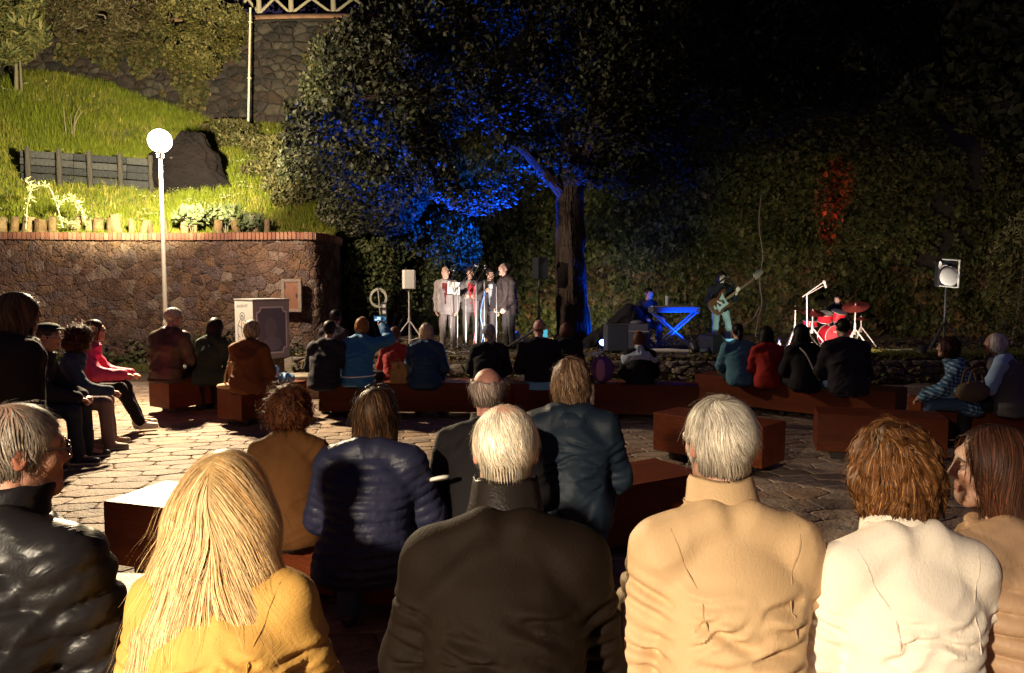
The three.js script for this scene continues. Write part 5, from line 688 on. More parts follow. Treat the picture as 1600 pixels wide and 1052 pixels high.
{ const t = thing('plastic_bag', 'blue and white carrier bag lying on the bench beside the brown coat', 'bag', null, at(440, 603, 9.7)); t.position.y = .46; obj('film', nets((() => { const u = union([ell([0, .06, 0], [.15, .07, .1]), ell([-.09, .12, 0], [.06, .09, .06])], .04), f = fold(.03, 14, 14, 5); return (x, y, z) => u(x, y, z) - f(x, y, z); })(), [-.22, -.05, -.18], [.22, .28, .18], .012), cloth([.16, .36, .62], { rough: .4 }), t); obj('label_patch', nets((() => { const u = ell([-.07, .1, .04], [.07, .07, .06]), f = fold(.03, 14, 14, 5); return (x, y, z) => u(x, y, z) - f(x, y, z); })(), [-.2, -.02, -.08], [.06, .24, .16], .012), cloth([.7, .72, .72]), t); }
// ---------------------------------------------------------------- four young people before the drums
person({ ...MID, label: 'person with tied dark hair in a blue denim shirt, before the guitarist', head: [1153, 505, 10.3], turn: 0, lean: 7, wide: 1.08, seed: 61, hair: { style: 'tail', color: [.012, .009, .01], n: 800, strand: .1, width: .0024, step: .019, thick: .004 }, top: { m: dark(.07, .17, .22), off: .03, fold: .014, collar: .05 }, legs: M_blk });
person({ ...MID, label: 'dark-haired woman in a red jacket, second of the four on the bench', head: [1197, 509, 10.1], turn: 2, lean: 6, fem: 1, wide: 1.1, seed: 62, hair: { style: 'long', len: .14, w: .088, color: [.015, .01, .01], n: 1500, strand: .14, width: .0024, step: .019, thick: .004, over: 4 }, top: { m: dark(.3, .018, .012), off: .03, fold: .014 }, legs: M_blk });
const bagW = person({ ...MID, label: 'long-haired woman in black with a pale bag strap across her back', head: [1252, 506, 9.7], turn: 2, lean: 6, fem: 1, wide: 1.08, seed: 63, hair: { style: 'long', len: .16, w: .092, color: [.012, .009, .009], n: 1500, strand: .14, width: .0024, step: .019, thick: .006, over: 4 }, top: { m: dark(.01, .008, .009), off: .028, fold: .012 }, legs: M_blk });
obj('bag_strap', pipe([[-.12, .5, .09], [-.06, .42, .155], [.0, .3, .175], [.07, .16, .17], [.15, .05, .13]].map(([x, y, z]) => V(x, bagW.Y + y, z - .02)), .013, 30), dark(.5, .42, .36), bagW.root);
person({ ...MID, label: 'man in a dark jacket and blue jeans at the near end of the long bench', head: [1318, 497, 9.3], turn: -4, lean: 8, wide: 1.15, seed: 64, hair: { style: 'short', color: [.01, .008, .008], n: 800, strand: .02, width: .0024, step: .019, thick: .006 }, legR: [[.24, .02, -.36], [.02, -.42, -.05]], top: { m: dark(.018, .014, .017), off: .034, fold: .022, crease: .01, collar: .05 }, legs: M_jean });
// ---------------------------------------------------------------- the two women at the far end
person({ ...MID, hcell: .006, label: 'woman with curly dark hair in a blue checked shirt and jeans, facing the stage', head: [1482, 527, 8.1], turn: 58, lean: 12, fem: 1, seed: 71, hair: { style: 'curly', color: [.03, .012, .01], color2: [.1, .03, .02], base: [.012, .006, .005], n: 2600, strand: .06, width: .0024, step: .012, thick: -.012, curl: .05, curlk: 1, lift: .02, bump: .012, fuzz: .2 }, armL: [[-.08, -.24, -.12], [.02, -.12, -.24], [0, -1, .2], .5], armR: [[.06, -.24, -.12], [-.1, -.12, -.24], [0, -1, .2], .5],
  top: { m: (() => { const t = tex(256, (u, v) => { const a = (Math.floor(u * 16) & 1) + (Math.floor(v * 16) & 1), k = .75 + .2 * tn(u, v, 60, 3); return a === 0 ? [.12 * k, .26 * k, .42 * k] : a === 1 ? [.28 * k, .5 * k, .66 * k] : [.72 * k, .82 * k, .88 * k]; }, 2.6, true); return new THREE.MeshPhysicalMaterial({ map: t, roughness: .85 }); })(), off: .028, fold: .012, collar: .06, name: 'shirt' }, legs: M_jean });
const old = person({ ...MID, hcell: .006, label: 'elderly woman with grey hair in a grey sleeveless vest over a pale blue top', head: [1558, 519, 7.9], turn: 44, lean: 4, fem: 1, wide: 1.12, seed: 72, headTurn: 10, hair: { style: 'bob', color: [.42, .38, .38], color2: [.58, .54, .54], base: [.2, .17, .17], n: 3000, strand: .08, width: .0024, step: .019, thick: -.01, over: 2, drop: -.02, wave: .2 }, armL: [[-.1, -.24, -.08], [.0, -.06, -.24], [0, -1, .2], .6], armR: [[.1, -.24, -.08], [-.12, -.02, -.22], [0, -1, .2], .6], top: { m: dark(.3, .42, .58), off: .026, fold: .014, name: 'shirt' }, legs: M_blk });
{ const B = { hip: [0, old.Y, 0], spine: (s) => [0, -Math.tan(rad(4)) * s - .35 * s * Math.abs(s)], W: [.19, .2, .2, .185, .17, .165, .17, .18, .18, .165, .115, .075, .06], D: [.14, .15, .15, .14, .13, .127, .13, .135, .135, .125, .1, .075, .06] }, f = torsoF(B, .046, -.12, .54), fl = fold(.014, 7, 8, 4); obj('vest', nets((x, y, z) => f(x, y, z) - fl(x, y, z), [-.32, old.Y - .2, -.4], [.32, old.Y + .65, .26], .014), dark(.1, .085, .085), old.root); }
{ const p = at(1520, 612, 7.55), t = thing('woven_bag', 'brown woven handbag on the lap of the elderly woman', 'bag', null, p); const g = new THREE.SphereGeometry(.17, 36, 24).scale(1.15, .62, .55), P = g.attributes.position; for (let i = 0; i < P.count; i++) { const x = P.getX(i), y = P.getY(i), z = P.getZ(i), k = 1 + .035 * Math.sin(x * 190) * Math.sin(y * 190); P.setXYZ(i, x * k, y * k, z * k); } g.computeVertexNormals(); t.rotation.y = .3; obj('pouch', g, dark(.13, .09, .05), t); for (const z of [-.04, .04]) obj('handle', pipe([V(-.1, .08, z), V(-.06, .2, z), V(.04, .22, z), V(.1, .08, z)], .012, 20), dark(.12, .07, .04), t); }
// ---------------------------------------------------------------- the singers
const ON = { pose: 'stand', floor: STG, cell: .013, hcell: .0065 };

person({ ...ON, label: 'balding singer in a light grey jacket over dark red, leftmost of the quartet', head: [696, 416, 15.4], turn: 168, lean: 0, wide: 1.05, seed: 81, skin: [.62, .38, .28], hair: { style: 'bald', rim: .03, color: [.08, .06, .05], n: 500, strand: .012, width: .003, thick: .003, lift: .001 }, top: { m: dark(.32, .27, .25), off: .026, fold: .012, hem: -.2, name: 'blazer', collar: .04 }, legs: dark(.2, .16, .15), shoe: mat(.5, .4, .34, .5), front: [.16, .02, .02] });
person({ ...ON, label: 'dark-haired singer in a light jacket and red waistcoat behind the sheet music', head: [735, 417, 15.6], turn: 184, lean: 2, seed: 82, nod: 8, skin: [.62, .38, .28], hair: { style: 'short', color: [.05, .03, .02], n: 900, strand: .03, width: .003 }, top: { m: dark(.2, .17, .16), off: .024, fold: .012, hem: -.16, name: 'blazer' }, legs: dark(.14, .12, .11), shoe: mat(.05, .04, .04, .4), front: [.4, .03, .04], armL: [[-.05, -.27, .0], [.12, .02, -.24]], armR: [[.05, -.27, 0], [-.1, .02, -.24]] });
person({ ...ON, label: 'singer with dark glasses leaning to the microphones in a grey waistcoat', head: [766, 419, 15.5], turn: 196, lean: 10, seed: 83, nod: 10, glasses: 1, skin: [.62, .38, .28], hair: { style: 'short', color: [.03, .02, .018], n: 900, strand: .03, width: .003 }, top: { m: dark(.06, .05, .055), off: .024, fold: .012, hem: -.12, name: 'waistcoat' }, legs: dark(.12, .1, .1), front: [.5, .5, .55], armR: [[.09, -.24, -.1], [-.1, .12, -.22]] });
person({ ...ON, front: [.02, .015, .015], label: 'tall bald singer in a dark suit standing sideways at the right of the quartet', head: [787, 411, 15.2], turn: 122, lean: 0, wide: 1.05, seed: 84, skin: [.6, .37, .28], headTurn: 10, hair: { style: 'bald', rim: .0, color: [.2, .16, .14], n: 500, strand: .012, width: .003, thick: .003, lift: .001 }, top: { m: dark(.055, .04, .038), off: .03, fold: .014, hem: -.22, name: 'suit_jacket', collar: .04 }, legs: dark(.05, .045, .045), shoe: M_blk, armL: [[-.03, -.29, -.02], [.05, -.22, -.12]], armR: [[.03, -.29, -.02], [-.05, -.22, -.12]] });
// red and dark shirt fronts, ties

const M_mic = mat(.03, .03, .033, .4), M_chr = mat(.62, .6, .58, .3, { metalness: .7 });
function micStand(px, D, h, label, boom, group = 'microphone stands before the quartet') {
  const b = col(px, STG + .02, D), t = thing('microphone_stand', label, 'mic stand', group, b);
  obj('pole', rod(V(0, .06, 0), V(0, h, 0), .011, .009, 8), M_chr, t);
  for (let i = 0; i < 3; i++) { const a = i * 2.094 + px; obj('leg', rod(V(0, .14, 0), V(Math.cos(a) * .28, .01, Math.sin(a) * .28), .009, .009, 6), M_mic, t); }
  const e = V(...boom).add(V(0, h, 0)), s = V(...boom).multiplyScalar(-.35).add(V(0, h, 0)); obj('boom', rod(s, e, .008, .008, 6), M_mic, t); obj('clutch', ball(.022, 0, h, 0), M_mic, t);
  const d = V(...boom).normalize(), m = obj('microphone', [rod(e, e.clone().addScaledVector(d, .14).add(V(0, .02, 0)), .012, .02, 10)], M_mic, t); obj('grille', ball(.027, e.x + d.x * .16, e.y + d.y * .16 + .022, e.z + d.z * .16), mat(.35, .35, .36, .35, { metalness: .8 }), m); return t;
}
micStand(705, 14.9, 1.28, 'mic stand in front of the singer with the light grey jacket', [.02, .16, -.28]);
micStand(715, 14.7, 1.2, 'mic stand just left of the sheet music stand', [.24, .3, -.12]);
micStand(728, 14.8, 1.12, 'mic stand with its boom rising to the singer with the red waistcoat', [.16, .36, -.25]);
micStand(744, 14.7, 1.3, 'mic stand between the singers with red waistcoat and dark glasses', [.12, .22, -.3]);
micStand(757, 14.85, 1.34, 'mic stand with boom level before the singer with dark glasses', [.2, .12, -.2]);
micStand(776, 14.6, 1.25, 'mic stand nearest to the tall bald singer', [-.16, .22, -.3]);
{ const b = col(709, STG + .02, 14.75), t = thing('music_stand', 'music stand holding a bright white score before the quartet', 'music stand', null, b);
  obj('pole', rod(V(0, .1, 0), V(0, 1.2, 0), .011), M_mic, t); for (let i = 0; i < 3; i++) obj('leg', rod(V(0, .2, 0), V(Math.cos(i * 2.1 + .4) * .26, .01, Math.sin(i * 2.1 + .4) * .26), .008, .008, 6), M_mic, t);
  obj('desk', box(.26, .27, .012, 0, 1.2, -.03, -.35, .25), M_mic, t); obj('score', [box(.24, .25, .004, 0, 1.205, -.018, -.35, .25)], mat(.82, .78, .7, .8), t); }
{ const pts = [[688, 14.3], [700, 14.5], [712, 14.15], [730, 14.5], [746, 14.2], [760, 14.55], [774, 14.3], [790, 14.4]].map(([x, D]) => col(x, STG + .025, D)); tag(obj('cable', [pipe(pts, .014, 80, 6)], mat(.35, .32, .3, .6)), 'microphone cables looping over the stage floor under the quartet', 'cable');
  const sp = [[[719, 450], [716, 480], [722, 520], [714, 545]], [[742, 445], [740, 470], [744, 510], [738, 546]], [[758, 455], [751, 490], [755, 520], [750, 546]]].map((l) => pipe(l.map(([x, y], i) => at(x, y, 14.72)), .009, 30, 5)); tag(obj('cable', sp.slice(1, 2), mat(.5, .06, .08, .5)), 'red microphone cable hanging down among the stands', 'cable'); tag(obj('cable', sp.slice(2), mat(.1, .22, .6, .5)), 'blue microphone cable hanging down among the stands', 'cable'); }
// ---------------------------------------------------------------- loudspeakers
function tripod(t, h, m) { obj('pole', rod(V(0, .1, 0), V(0, h, 0), .02, .017, 10), m, t); obj('collar', rod(V(0, .55, 0), V(0, .65, 0), .032), m, t); for (let i = 0; i < 3; i++) { const a = i * 2.094 + .5, f = V(Math.cos(a) * .5, .015, Math.sin(a) * .5); obj('leg', rod(V(0, .6, 0), f, .015, .015, 8), m, t); obj('brace', rod(V(0, .2, 0), f.clone().multiplyScalar(.55).setY(.28), .01, .01, 6), m, t); } }
const M_wht = mat(.75, .7, .62, .55), M_cab = mat(.015, .015, .018, .6);
function cabinet(t, y, w, h, d, turn, m, mg) {
  const g = new THREE.Group(); const s = new THREE.Shape(); s.moveTo(-w / 2, 0); s.lineTo(w / 2, 0); s.lineTo(w * .36, -d); s.lineTo(-w * .36, -d); s.closePath();
  const c = new THREE.ExtrudeGeometry(s, { depth: h, bevelEnabled: true, bevelSize: .012, bevelThickness: .012, bevelSegments: 2 }).rotateX(-Math.PI / 2).rotateY(rad(turn)).translate(0, y, 0); obj('cabinet', c, m, t);
  obj('grille', box(w * .86, h * .9, .012, 0, h / 2, .014).rotateY(rad(turn)).translate(0, y, 0), mg, t);
  obj('horn', box(w * .5, h * .16, .008, 0, h * .76, .022).rotateY(rad(turn)).translate(0, y, 0), mat(.1, .1, .1, .5), t); obj('woofer_ring', new THREE.TorusGeometry(w * .34, .008, 8, 28).translate(0, h * .36, .02).rotateY(rad(turn)).translate(0, y, 0), mat(.3, .28, .26, .5), t);
}
{ const b = col(640, STG, 14.9), t = thing('loudspeaker', 'white loudspeaker on a tripod to the side of the quartet', 'loudspeaker', null, b); tripod(t, 1.22, mat(.45, .4, .36, .4)); cabinet(t, 1.22, .23, .34, .2, 10, M_wht, mat(.7, .65, .58, .7)); }
{ const b = col(842, STG, 16.2), t = thing('loudspeaker', 'black loudspeaker on a tall stand between the quartet and the big tree', 'loudspeaker', null, b); tripod(t, 1.42, mat(.1, .1, .14, .4)); cabinet(t, 1.42, .27, .42, .22, 20, M_cab, mat(.025, .025, .03, .7)); }
{ const b = col(1474, STG, 14.2), t = thing('loudspeaker', 'white rounded loudspeaker with a white frame on a stand beside the drums', 'loudspeaker', null, b); const y = 1.24; tripod(t, y, M_cab);
  obj('cabinet', box(.3, .48, .2, .02, y + .25, -.08, 0, -.2, 0, .03), M_cab, t); obj('cone', [ball(.175, .03, y + .2, .04, 1, 1.08, .3, 28)], M_wht, t); obj('horn', new THREE.LatheGeometry([[.012, 0], [.02, .05], [.05, .1], [.085, .13]].map(([a, c]) => new THREE.Vector2(a, c)), 20).rotateZ(1.57).scale(1, .9, .6).translate(-.02, y + .41, .05), M_wht, t);
  const k = [[-.15, .03], [.19, .0], [.2, .5], [-.12, .52]].map(([x, c]) => V(x, y + c, .06)); obj('frame', [rod(k[1], k[2], .018), rod(k[2], k[3], .016), rod(k[0], k[1], .012), ball(.018, k[2].x, k[2].y, k[2].z)], M_wht, t); }
// ---------------------------------------------------------------- keyboard, cases
{ const b = col(1052, STG + .01, 14.9), t = thing('keyboard', 'stage piano on a crossed folding stand beside the big tree', 'keyboard', null, b, 8), m = mat(.1, .1, .11, .4), x = .42;
  obj('case', box(.95, .11, .3, 0, .8, 0, 0, 0, 0, .015), mat(.08, .08, .09, .45), t); obj('key_bed', box(.84, .012, .14, 0, .858, -.07), mat(.8, .8, .78, .3), t);
  for (let i = 0; i < 24; i++) if (![2, 6].includes(i % 7)) obj('black_key', box(.015, .012, .085, -.4 + i * .034, .868, -.05), mat(.01, .01, .01, .3), t);
  for (const z of [-.1, .1]) { obj('stand_bar', rod(V(-x, .02, z), V(x, .74, z), .02), m, t); obj('stand_bar', rod(V(x, .02, z), V(-x, .74, z), .02), m, t); }
  for (const s of [-1, 1]) { obj('foot', rod(V(s * x, .02, -.22), V(s * x, .02, .22), .02), m, t); obj('support', rod(V(s * x, .74, -.2), V(s * x, .74, .2), .018), m, t); } }
{ const b = col(1030, STG + .87, 14.85), t = thing('cup', 'tall cup standing on the end of the stage piano', 'cup', null, col(1043, STG + 1.27 - .4, 14.95)); obj('wall', new THREE.LatheGeometry([[.0, 0], [.04, 0], [.045, .2], [.042, .2], [.037, .01], [0, .01]].map(([a, c]) => new THREE.Vector2(a, c)), 24), mat(.5, .5, .52, .4), t); }
person({ pose: 'sit', floor: STG, cell: .014, hcell: .007, label: 'keyboard player in black seated at the stage piano', head: [1014, 450, 15.6], turn: 200, lean: 8, seed: 91, hair: { style: 'short', color: [.015, .012, .012], n: 700, strand: .03, width: .003 }, top: { m: dark(.02, .018, .02), off: .026 }, legs: dark(.12, .14, .2), armL: [[-.08, -.25, -.1], [.04, -.04, -.26]], armR: [[.08, -.25, -.1], [-.04, -.04, -.26]] });
{ const b = col(1012, STG, 15.75), t = thing('piano_stool', 'small stool under the keyboard player', 'stool', null, b); obj('seat', box(.4, .06, .3, 0, .42, 0, 0, .3, 0, .015), M_blk, t); for (const s of [-1, 1]) obj('leg', [rod(V(-.15, .02, s * .12), V(.15, .39, s * .12), .014), rod(V(.15, .02, s * .12), V(-.15, .39, s * .12), .014)], M_mic, t); }
{ const b = col(962, STG, 14.6), t = thing('guitar_amplifier', 'grey cloth fronted amplifier standing beside the blue stage light', 'amplifier', null, b, 8); obj('cabinet', box(.42, .52, .28, 0, .28, 0, 0, 0, 0, .02), mat(.05, .05, .06, .7), t); obj('grille_cloth', box(.38, .46, .01, 0, .28, .143), cloth([.1, .11, .14]), t); obj('handle', pipe([V(-.07, .545, 0), V(0, .57, 0), V(.07, .545, 0)], .012, 12), M_blk, t); for (const s of [-1, 1]) obj('foot', box(.05, .025, .2, s * .16, .012, 0), M_blk, t); }
{ const c = col(985, STG, 15.2), t = thing('equipment_trunk', 'dark equipment trunk lying behind the grey amplifier', 'trunk', null, c, -14); obj('shell', box(.75, .5, .45, 0, .27, 0, 0, 0, 0, .03), mat(.07, .07, .1, .6), t); for (const s of [-.2, .2]) obj('latch', box(.06, .08, .012, s, .36, .23), M_chr, t); obj('lid_edge', box(.76, .02, .46, 0, .38, 0), M_chr, t); obj('lid_top', ball(.1, .12, .54, 0, 1.4, .5, 1), mat(.12, .12, .14, .6), t); }
{ const a = at(938, 512, 15.4), b = at(985, 487, 15.4), t = thing('piano_cover', 'black cloth cover draped beside the trunk', 'cover', null); obj('cloth', nets((() => { const u = union([cap([a.x - .2, STG + .1, a.z], [b.x, b.y - .1, b.z], .14, .22), cap([b.x, b.y - .1, b.z], [b.x + .25, STG + .3, b.z], .22, .14)], .1), f = fold(.05, 5, 5, 3); return (x, y, z) => u(x, y, z) - f(x, y, z); })(), [a.x - .55, STG - .1, a.z - .4], [b.x + .6, STG + 1.3, b.z + .4], .025), M_blk, t); }
// ---------------------------------------------------------------- guitarist
const gp = person({ ...ON, label: 'long-haired guitarist in dark top and pale trousers playing an electric guitar', head: [1128, 424, 15.2], turn: 172, lean: 2, seed: 101, nod: 16, skin: [.6, .42, .34], headTurn: 8, hair: { style: 'long', len: .12, w: .08, color: [.02, .012, .012], n: 1200, strand: .14, width: .003, thick: .008, over: 4, faceZ: -.12 }, top: { m: dark(.012, .012, .016), off: .02, fold: .014, hem: -.1, sleeve: .4 }, legs: dark(.35, .36, .38), shoe: mat(.5, .5, .45, .6), armR: [[.09, -.25, .0], [-.17, -.02, -.2], [0, -1, 0], .6], armL: [[-.12, -.22, -.04], [-.02, .17, -.22], [0, 0, 1], .8], legL: [[-.1, -.42, -.03], [-.02, -.42, .05]] });
{ // guitar: body outline extruded, neck, headstock, pickups; in its own plane, neck along +x
  const Wp = gp.world([.05, gp.Y + .1, -.24]), t = thing('electric_guitar', 'electric bass guitar with a sunburst body held by the standing guitarist', 'guitar', null, Wp);
  const s = new THREE.Shape(); s.moveTo(-.22, 0); s.bezierCurveTo(-.24, .17, -.1, .2, -.02, .14); s.bezierCurveTo(.05, .1, .1, .18, .2, .2); s.bezierCurveTo(.26, .2, .24, .13, .16, .07); s.lineTo(.14, 0); s.lineTo(.15, -.06); s.bezierCurveTo(.22, -.1, .2, -.17, .13, -.16); s.bezierCurveTo(.05, -.14, 0, -.12, -.04, -.16); s.bezierCurveTo(-.12, -.21, -.22, -.16, -.22, 0);
  const q = [0, 0, rad(36)], rot = (g) => g.rotateZ(rad(36)).rotateY(.1);
  obj('body', rot(new THREE.ExtrudeGeometry(s, { depth: .03, bevelEnabled: true, bevelSize: .008, bevelThickness: .008, bevelSegments: 3, curveSegments: 18 })), mat(.12, .035, .012, .3, { clearcoat: .6 }), t);
  const pg = new THREE.Shape(); pg.moveTo(-.1, -.02); pg.bezierCurveTo(0, .1, .08, .08, .16, .16); pg.lineTo(.13, .02); pg.lineTo(.14, -.1); pg.bezierCurveTo(.05, -.1, -.05, -.08, -.1, -.13); obj('pickguard', rot(new THREE.ExtrudeGeometry(pg, { depth: .004, bevelEnabled: false }).translate(0, 0, .041)), mat(.42, .42, .4, .4), t);
  obj('neck', rot(box(.72, .05, .026, .5, .0, .034, 0, 0, 0, .008)), mat(.25, .12, .05, .5), t); const fr = []; for (let i = 0; i < 16; i++) fr.push(rot(box(.004, .048, .004, .2 + i * .04, 0, .049))); obj('frets', stuffless(fr), M_chr, t);
  const hs = new THREE.Shape(); hs.moveTo(0, -.03); hs.lineTo(.05, -.045); hs.lineTo(.2, -.02); hs.quadraticCurveTo(.24, .02, .2, .04); hs.lineTo(.03, .06); hs.lineTo(0, .03); obj('headstock', rot(new THREE.ExtrudeGeometry(hs, { depth: .014, bevelEnabled: true, bevelSize: .003, bevelThickness: .003 }).translate(.85, 0, .025)), mat(.6, .5, .36, .4), t);
  for (let i = 0; i < 4; i++) obj('tuning_peg', rot(rod(V(.89 + i * .042, .05, .032), V(.89 + i * .042, .09, .032), .009, .014, 8)), M_chr, t); for (const x of [-.02, .07]) obj('pickup', rot(box(.05, .08, .016, x, 0, .044)), M_mic, t); obj('bridge', rot(box(.04, .08, .014, -.13, 0, .044)), M_chr, t);
  obj('strap', pipe([V(-.2, .05, -.02), V(-.1, .32, .05), V(.06, .5, .16), V(.18, .42, .2), V(.28, .3, .02)].map((p) => p), .016, 30, 6), M_blk, t); }
function stuffless(l) { return l; }
{ const b = col(1117, STG + .01, 14.5), t = thing('stage_monitor', 'black wedge monitor on the stage edge at the feet of the guitarist', 'monitor', null, b, 20), s = new THREE.Shape(); s.moveTo(0, 0); s.lineTo(.4, 0); s.lineTo(.36, .12); s.lineTo(.12, .33); s.lineTo(0, .3); s.closePath(); obj('cabinet', new THREE.ExtrudeGeometry(s, { depth: .46, bevelEnabled: true, bevelSize: .008, bevelThickness: .008 }).translate(-.2, .01, -.23), M_cab, t); obj('grille', box(.3, .012, .42, .07, .255, 0, 0, 0, -.72), mat(.03, .03, .035, .8), t); }
{ const b = col(1143, STG + .01, 14.55), t = thing('pedal_case', 'blue lit box beside the wedge monitor', 'case', null, b, -10); obj('box', box(.26, .24, .22, 0, .125, 0, 0, 0, 0, .012), mat(.06, .14, .35, .5), t); obj('lid', box(.265, .02, .225, 0, .25, 0), mat(.05, .1, .25, .5), t); }
{ const a = at(795, 541, 14.2), b = at(850, 507, 13.6), t = thing('boom_pole', 'long dark pole slanting up beside the shoulder of the bald man', 'pole'); obj('tube', rod(a, b, .02, .028), M_mic, t); obj('grip', rod(b, b.clone().lerp(a, .2), .034), M_blk, t); }
// ---------------------------------------------------------------- drum kit
const M_red = mat(.55, .02, .035, .25, { clearcoat: .6 }), M_skinw = mat(.75, .7, .64, .6);
{ const D0 = 15.5, b = col(1298, STG + .01, D0), t = thing('drum_kit', 'red drum kit with bass drum, toms and snare on the stage', 'drum kit', null, b, 8);
  t.scale.setScalar(.84); const drum = (r, h, x, y, z, rx, rz, name = 'drum') => { const m = new THREE.Matrix4().compose(V(x, y, z), new THREE.Quaternion().setFromEuler(new THREE.Euler(rx, 0, rz)), V(1, 1, 1)), d = obj(name, new THREE.CylinderGeometry(r, r, h, 32).applyMatrix4(m), M_red, t); obj('drumhead', [new THREE.CylinderGeometry(r * .97, r * .97, .006, 32).translate(0, h / 2 + .004, 0).applyMatrix4(m)], name === 'bass_drum' ? mat(.6, .06, .08, .4) : M_skinw, d); obj('hoop', [new THREE.TorusGeometry(r + .006, .011, 8, 36).rotateX(1.5708).translate(0, h / 2, 0).applyMatrix4(m), new THREE.TorusGeometry(r + .006, .011, 8, 36).rotateX(1.5708).translate(0, -h / 2, 0).applyMatrix4(m)], M_chr, d); return d; };
  const bd = drum(.27, .36, 0, .28, .05, 1.5708, 0, 'bass_drum');
  const cv = document.createElement('canvas'); cv.width = 256; cv.height = 64; const x = cv.getContext('2d'); x.fillStyle = '#c01828'; x.fillRect(0, 0, 256, 64); x.fillStyle = '#fff2ee'; x.font = 'bold 46px sans-serif'; x.textAlign = 'center'; x.fillText('AMICO', 128, 49); const tx = new THREE.CanvasTexture(cv); tx.colorSpace = THREE.SRGBColorSpace; obj('lettering', new THREE.PlaneGeometry(.3, .075).translate(0, .4, .244), new THREE.MeshStandardMaterial({ map: tx, roughness: .5 }), bd);
  drum(.16, .2, -.17, .74, .0, .35, .1, 'tom'); drum(.17, .22, .18, .76, -.02, .35, -.1, 'tom'); drum(.2, .32, .5, .45, -.35, .05, 0, 'floor_tom'); drum(.17, .13, -.38, .58, -.3, .1, 0, 'snare_drum');
  for (const s of [-1, 1]) { obj('spur', rod(V(s * .25, .2, .1), V(s * .42, .01, .2), .01), M_chr, t); obj('tom_post', rod(V(s * .06, .54, .0), V(s * .14, .7, 0), .014), M_chr, t); }
  for (let i = 0; i < 3; i++) { obj('leg', rod(V(.5 + Math.cos(i * 2.1) * .2, .5, -.35 + Math.sin(i * 2.1) * .2), V(.5 + Math.cos(i * 2.1) * .23, .01, -.35 + Math.sin(i * 2.1) * .23), .01), M_chr, t); obj('leg', rod(V(-.38, .3, -.3), V(-.38 + Math.cos(i * 2.1) * .25, .01, -.3 + Math.sin(i * 2.1) * .25), .01), M_chr, t); } }
const M_cym = mat(.5, .1, .07, .35, { metalness: .5 });
function cymbal(px, py, D, r, tilt, tz, label, m = M_cym) {
  const c = at(px, py, D), h = c.y - STG, t = thing('cymbal', label, 'cymbal', null, V(c.x, STG + .01, c.z));
  obj('plate', new THREE.LatheGeometry([[.01, .035], [.045, .03], [.06, .014], [r, -.008], [r, -.012], [.06, .008], [.01, .028]].map(([a, b]) => new THREE.Vector2(a, b)), 40).applyMatrix4(new THREE.Matrix4().compose(V(0, h, 0), new THREE.Quaternion().setFromEuler(new THREE.Euler(tilt, 0, tz)), V(1, 1, 1))), m, t);
  obj('pole', rod(V(0, .3, 0), V(0, h + .04, 0), .015, .011), mat(.8, .74, .68, .35), t); obj('sleeve', rod(V(0, .3, 0), V(0, h * .62, 0), .022), mat(.8, .74, .68, .35), t); for (let i = 0; i < 3; i++) { const a = i * 2.094 + .3; obj('leg', [rod(V(0, .42, 0), V(Math.cos(a) * .3, .012, Math.sin(a) * .3), .014)], mat(.8, .74, .68, .35), t); } obj('wing_nut', ball(.018, 0, h + .05, 0), M_chr, t);
}
cymbal(1243, 483, 15.2, .24, .1, -.12, 'brown cymbal at the side of the drum kit nearest to the guitarist', mat(.22, .12, .05, .4, { metalness: .6 }));
cymbal(1270, 489, 15.4, .24, .3, -.06, 'red lit cymbal between the tall boom stand and the drummer');
cymbal(1337, 480, 15.0, .25, .35, .25, 'tilted red cymbal on a white stand at the near end of the drum kit');
cymbal(1346, 499, 15.7, .17, .1, 0, 'small reddish cymbal low behind the tilted red one');
{ const b = col(1261, STG + .01, 15), t = thing('microphone_stand', 'tall white boom stand reaching over the drum kit', 'mic stand', null, b), p0 = V(0, 0, 0), T = at(1261, 461, 15).sub(b), A = at(1254, 464, 15).sub(b), C = at(1288, 440, 15).sub(b), m = mat(.75, .7, .64, .4); obj('pole', rod(V(0, .05, 0), T, .015, .013), m, t); obj('boom', rod(A, C, .013, .011), m, t); obj('brace', rod(T, at(1286, 447, 15).sub(b), .008), m, t); obj('microphone', [rod(C, at(1291, 450, 15).sub(b), .024, .02), ball(.03, C.x, C.y, C.z)], m, t); for (let i = 0; i < 3; i++) obj('leg', rod(V(0, .2, 0), V(Math.cos(i * 2.1) * .3, .012, Math.sin(i * 2.1) * .3), .012), m, t); }
person({ pose: 'sit', floor: STG, seat: .5, cell: .014, hcell: .006, label: 'dark-haired drummer in a black shirt behind the red drum kit', head: [1309, 461, 16.1], turn: 165, lean: 4, seed: 111, headTurn: -25, skin: [.62, .45, .36], hair: { style: 'short', color: [.015, .01, .01], n: 1100, strand: .035, width: .003, thick: .014 }, top: { m: dark(.02, .018, .018), off: .026, sleeve: .3 }, legs: M_blk, armL: [[-.09, -.25, -.08], [.0, -.08, -.26], [0, -1, 0], .7], armR: [[.12, -.23, -.1], [-.02, -.1, -.25], [0, -1, 0], .7] });
{ const b = col(1311, STG + .01, 16.15), t = thing('drum_stool', 'round drum stool under the drummer', 'stool', null, b); obj('seat', disc(.17, .08, 0, .44, 0), M_blk, t); obj('pole', rod(V(0, .1, 0), V(0, .4, 0), .018), M_chr, t); for (let i = 0; i < 3; i++) obj('leg', rod(V(0, .25, 0), V(Math.cos(i * 2.1) * .25, .01, Math.sin(i * 2.1) * .25), .012), M_chr, t); }
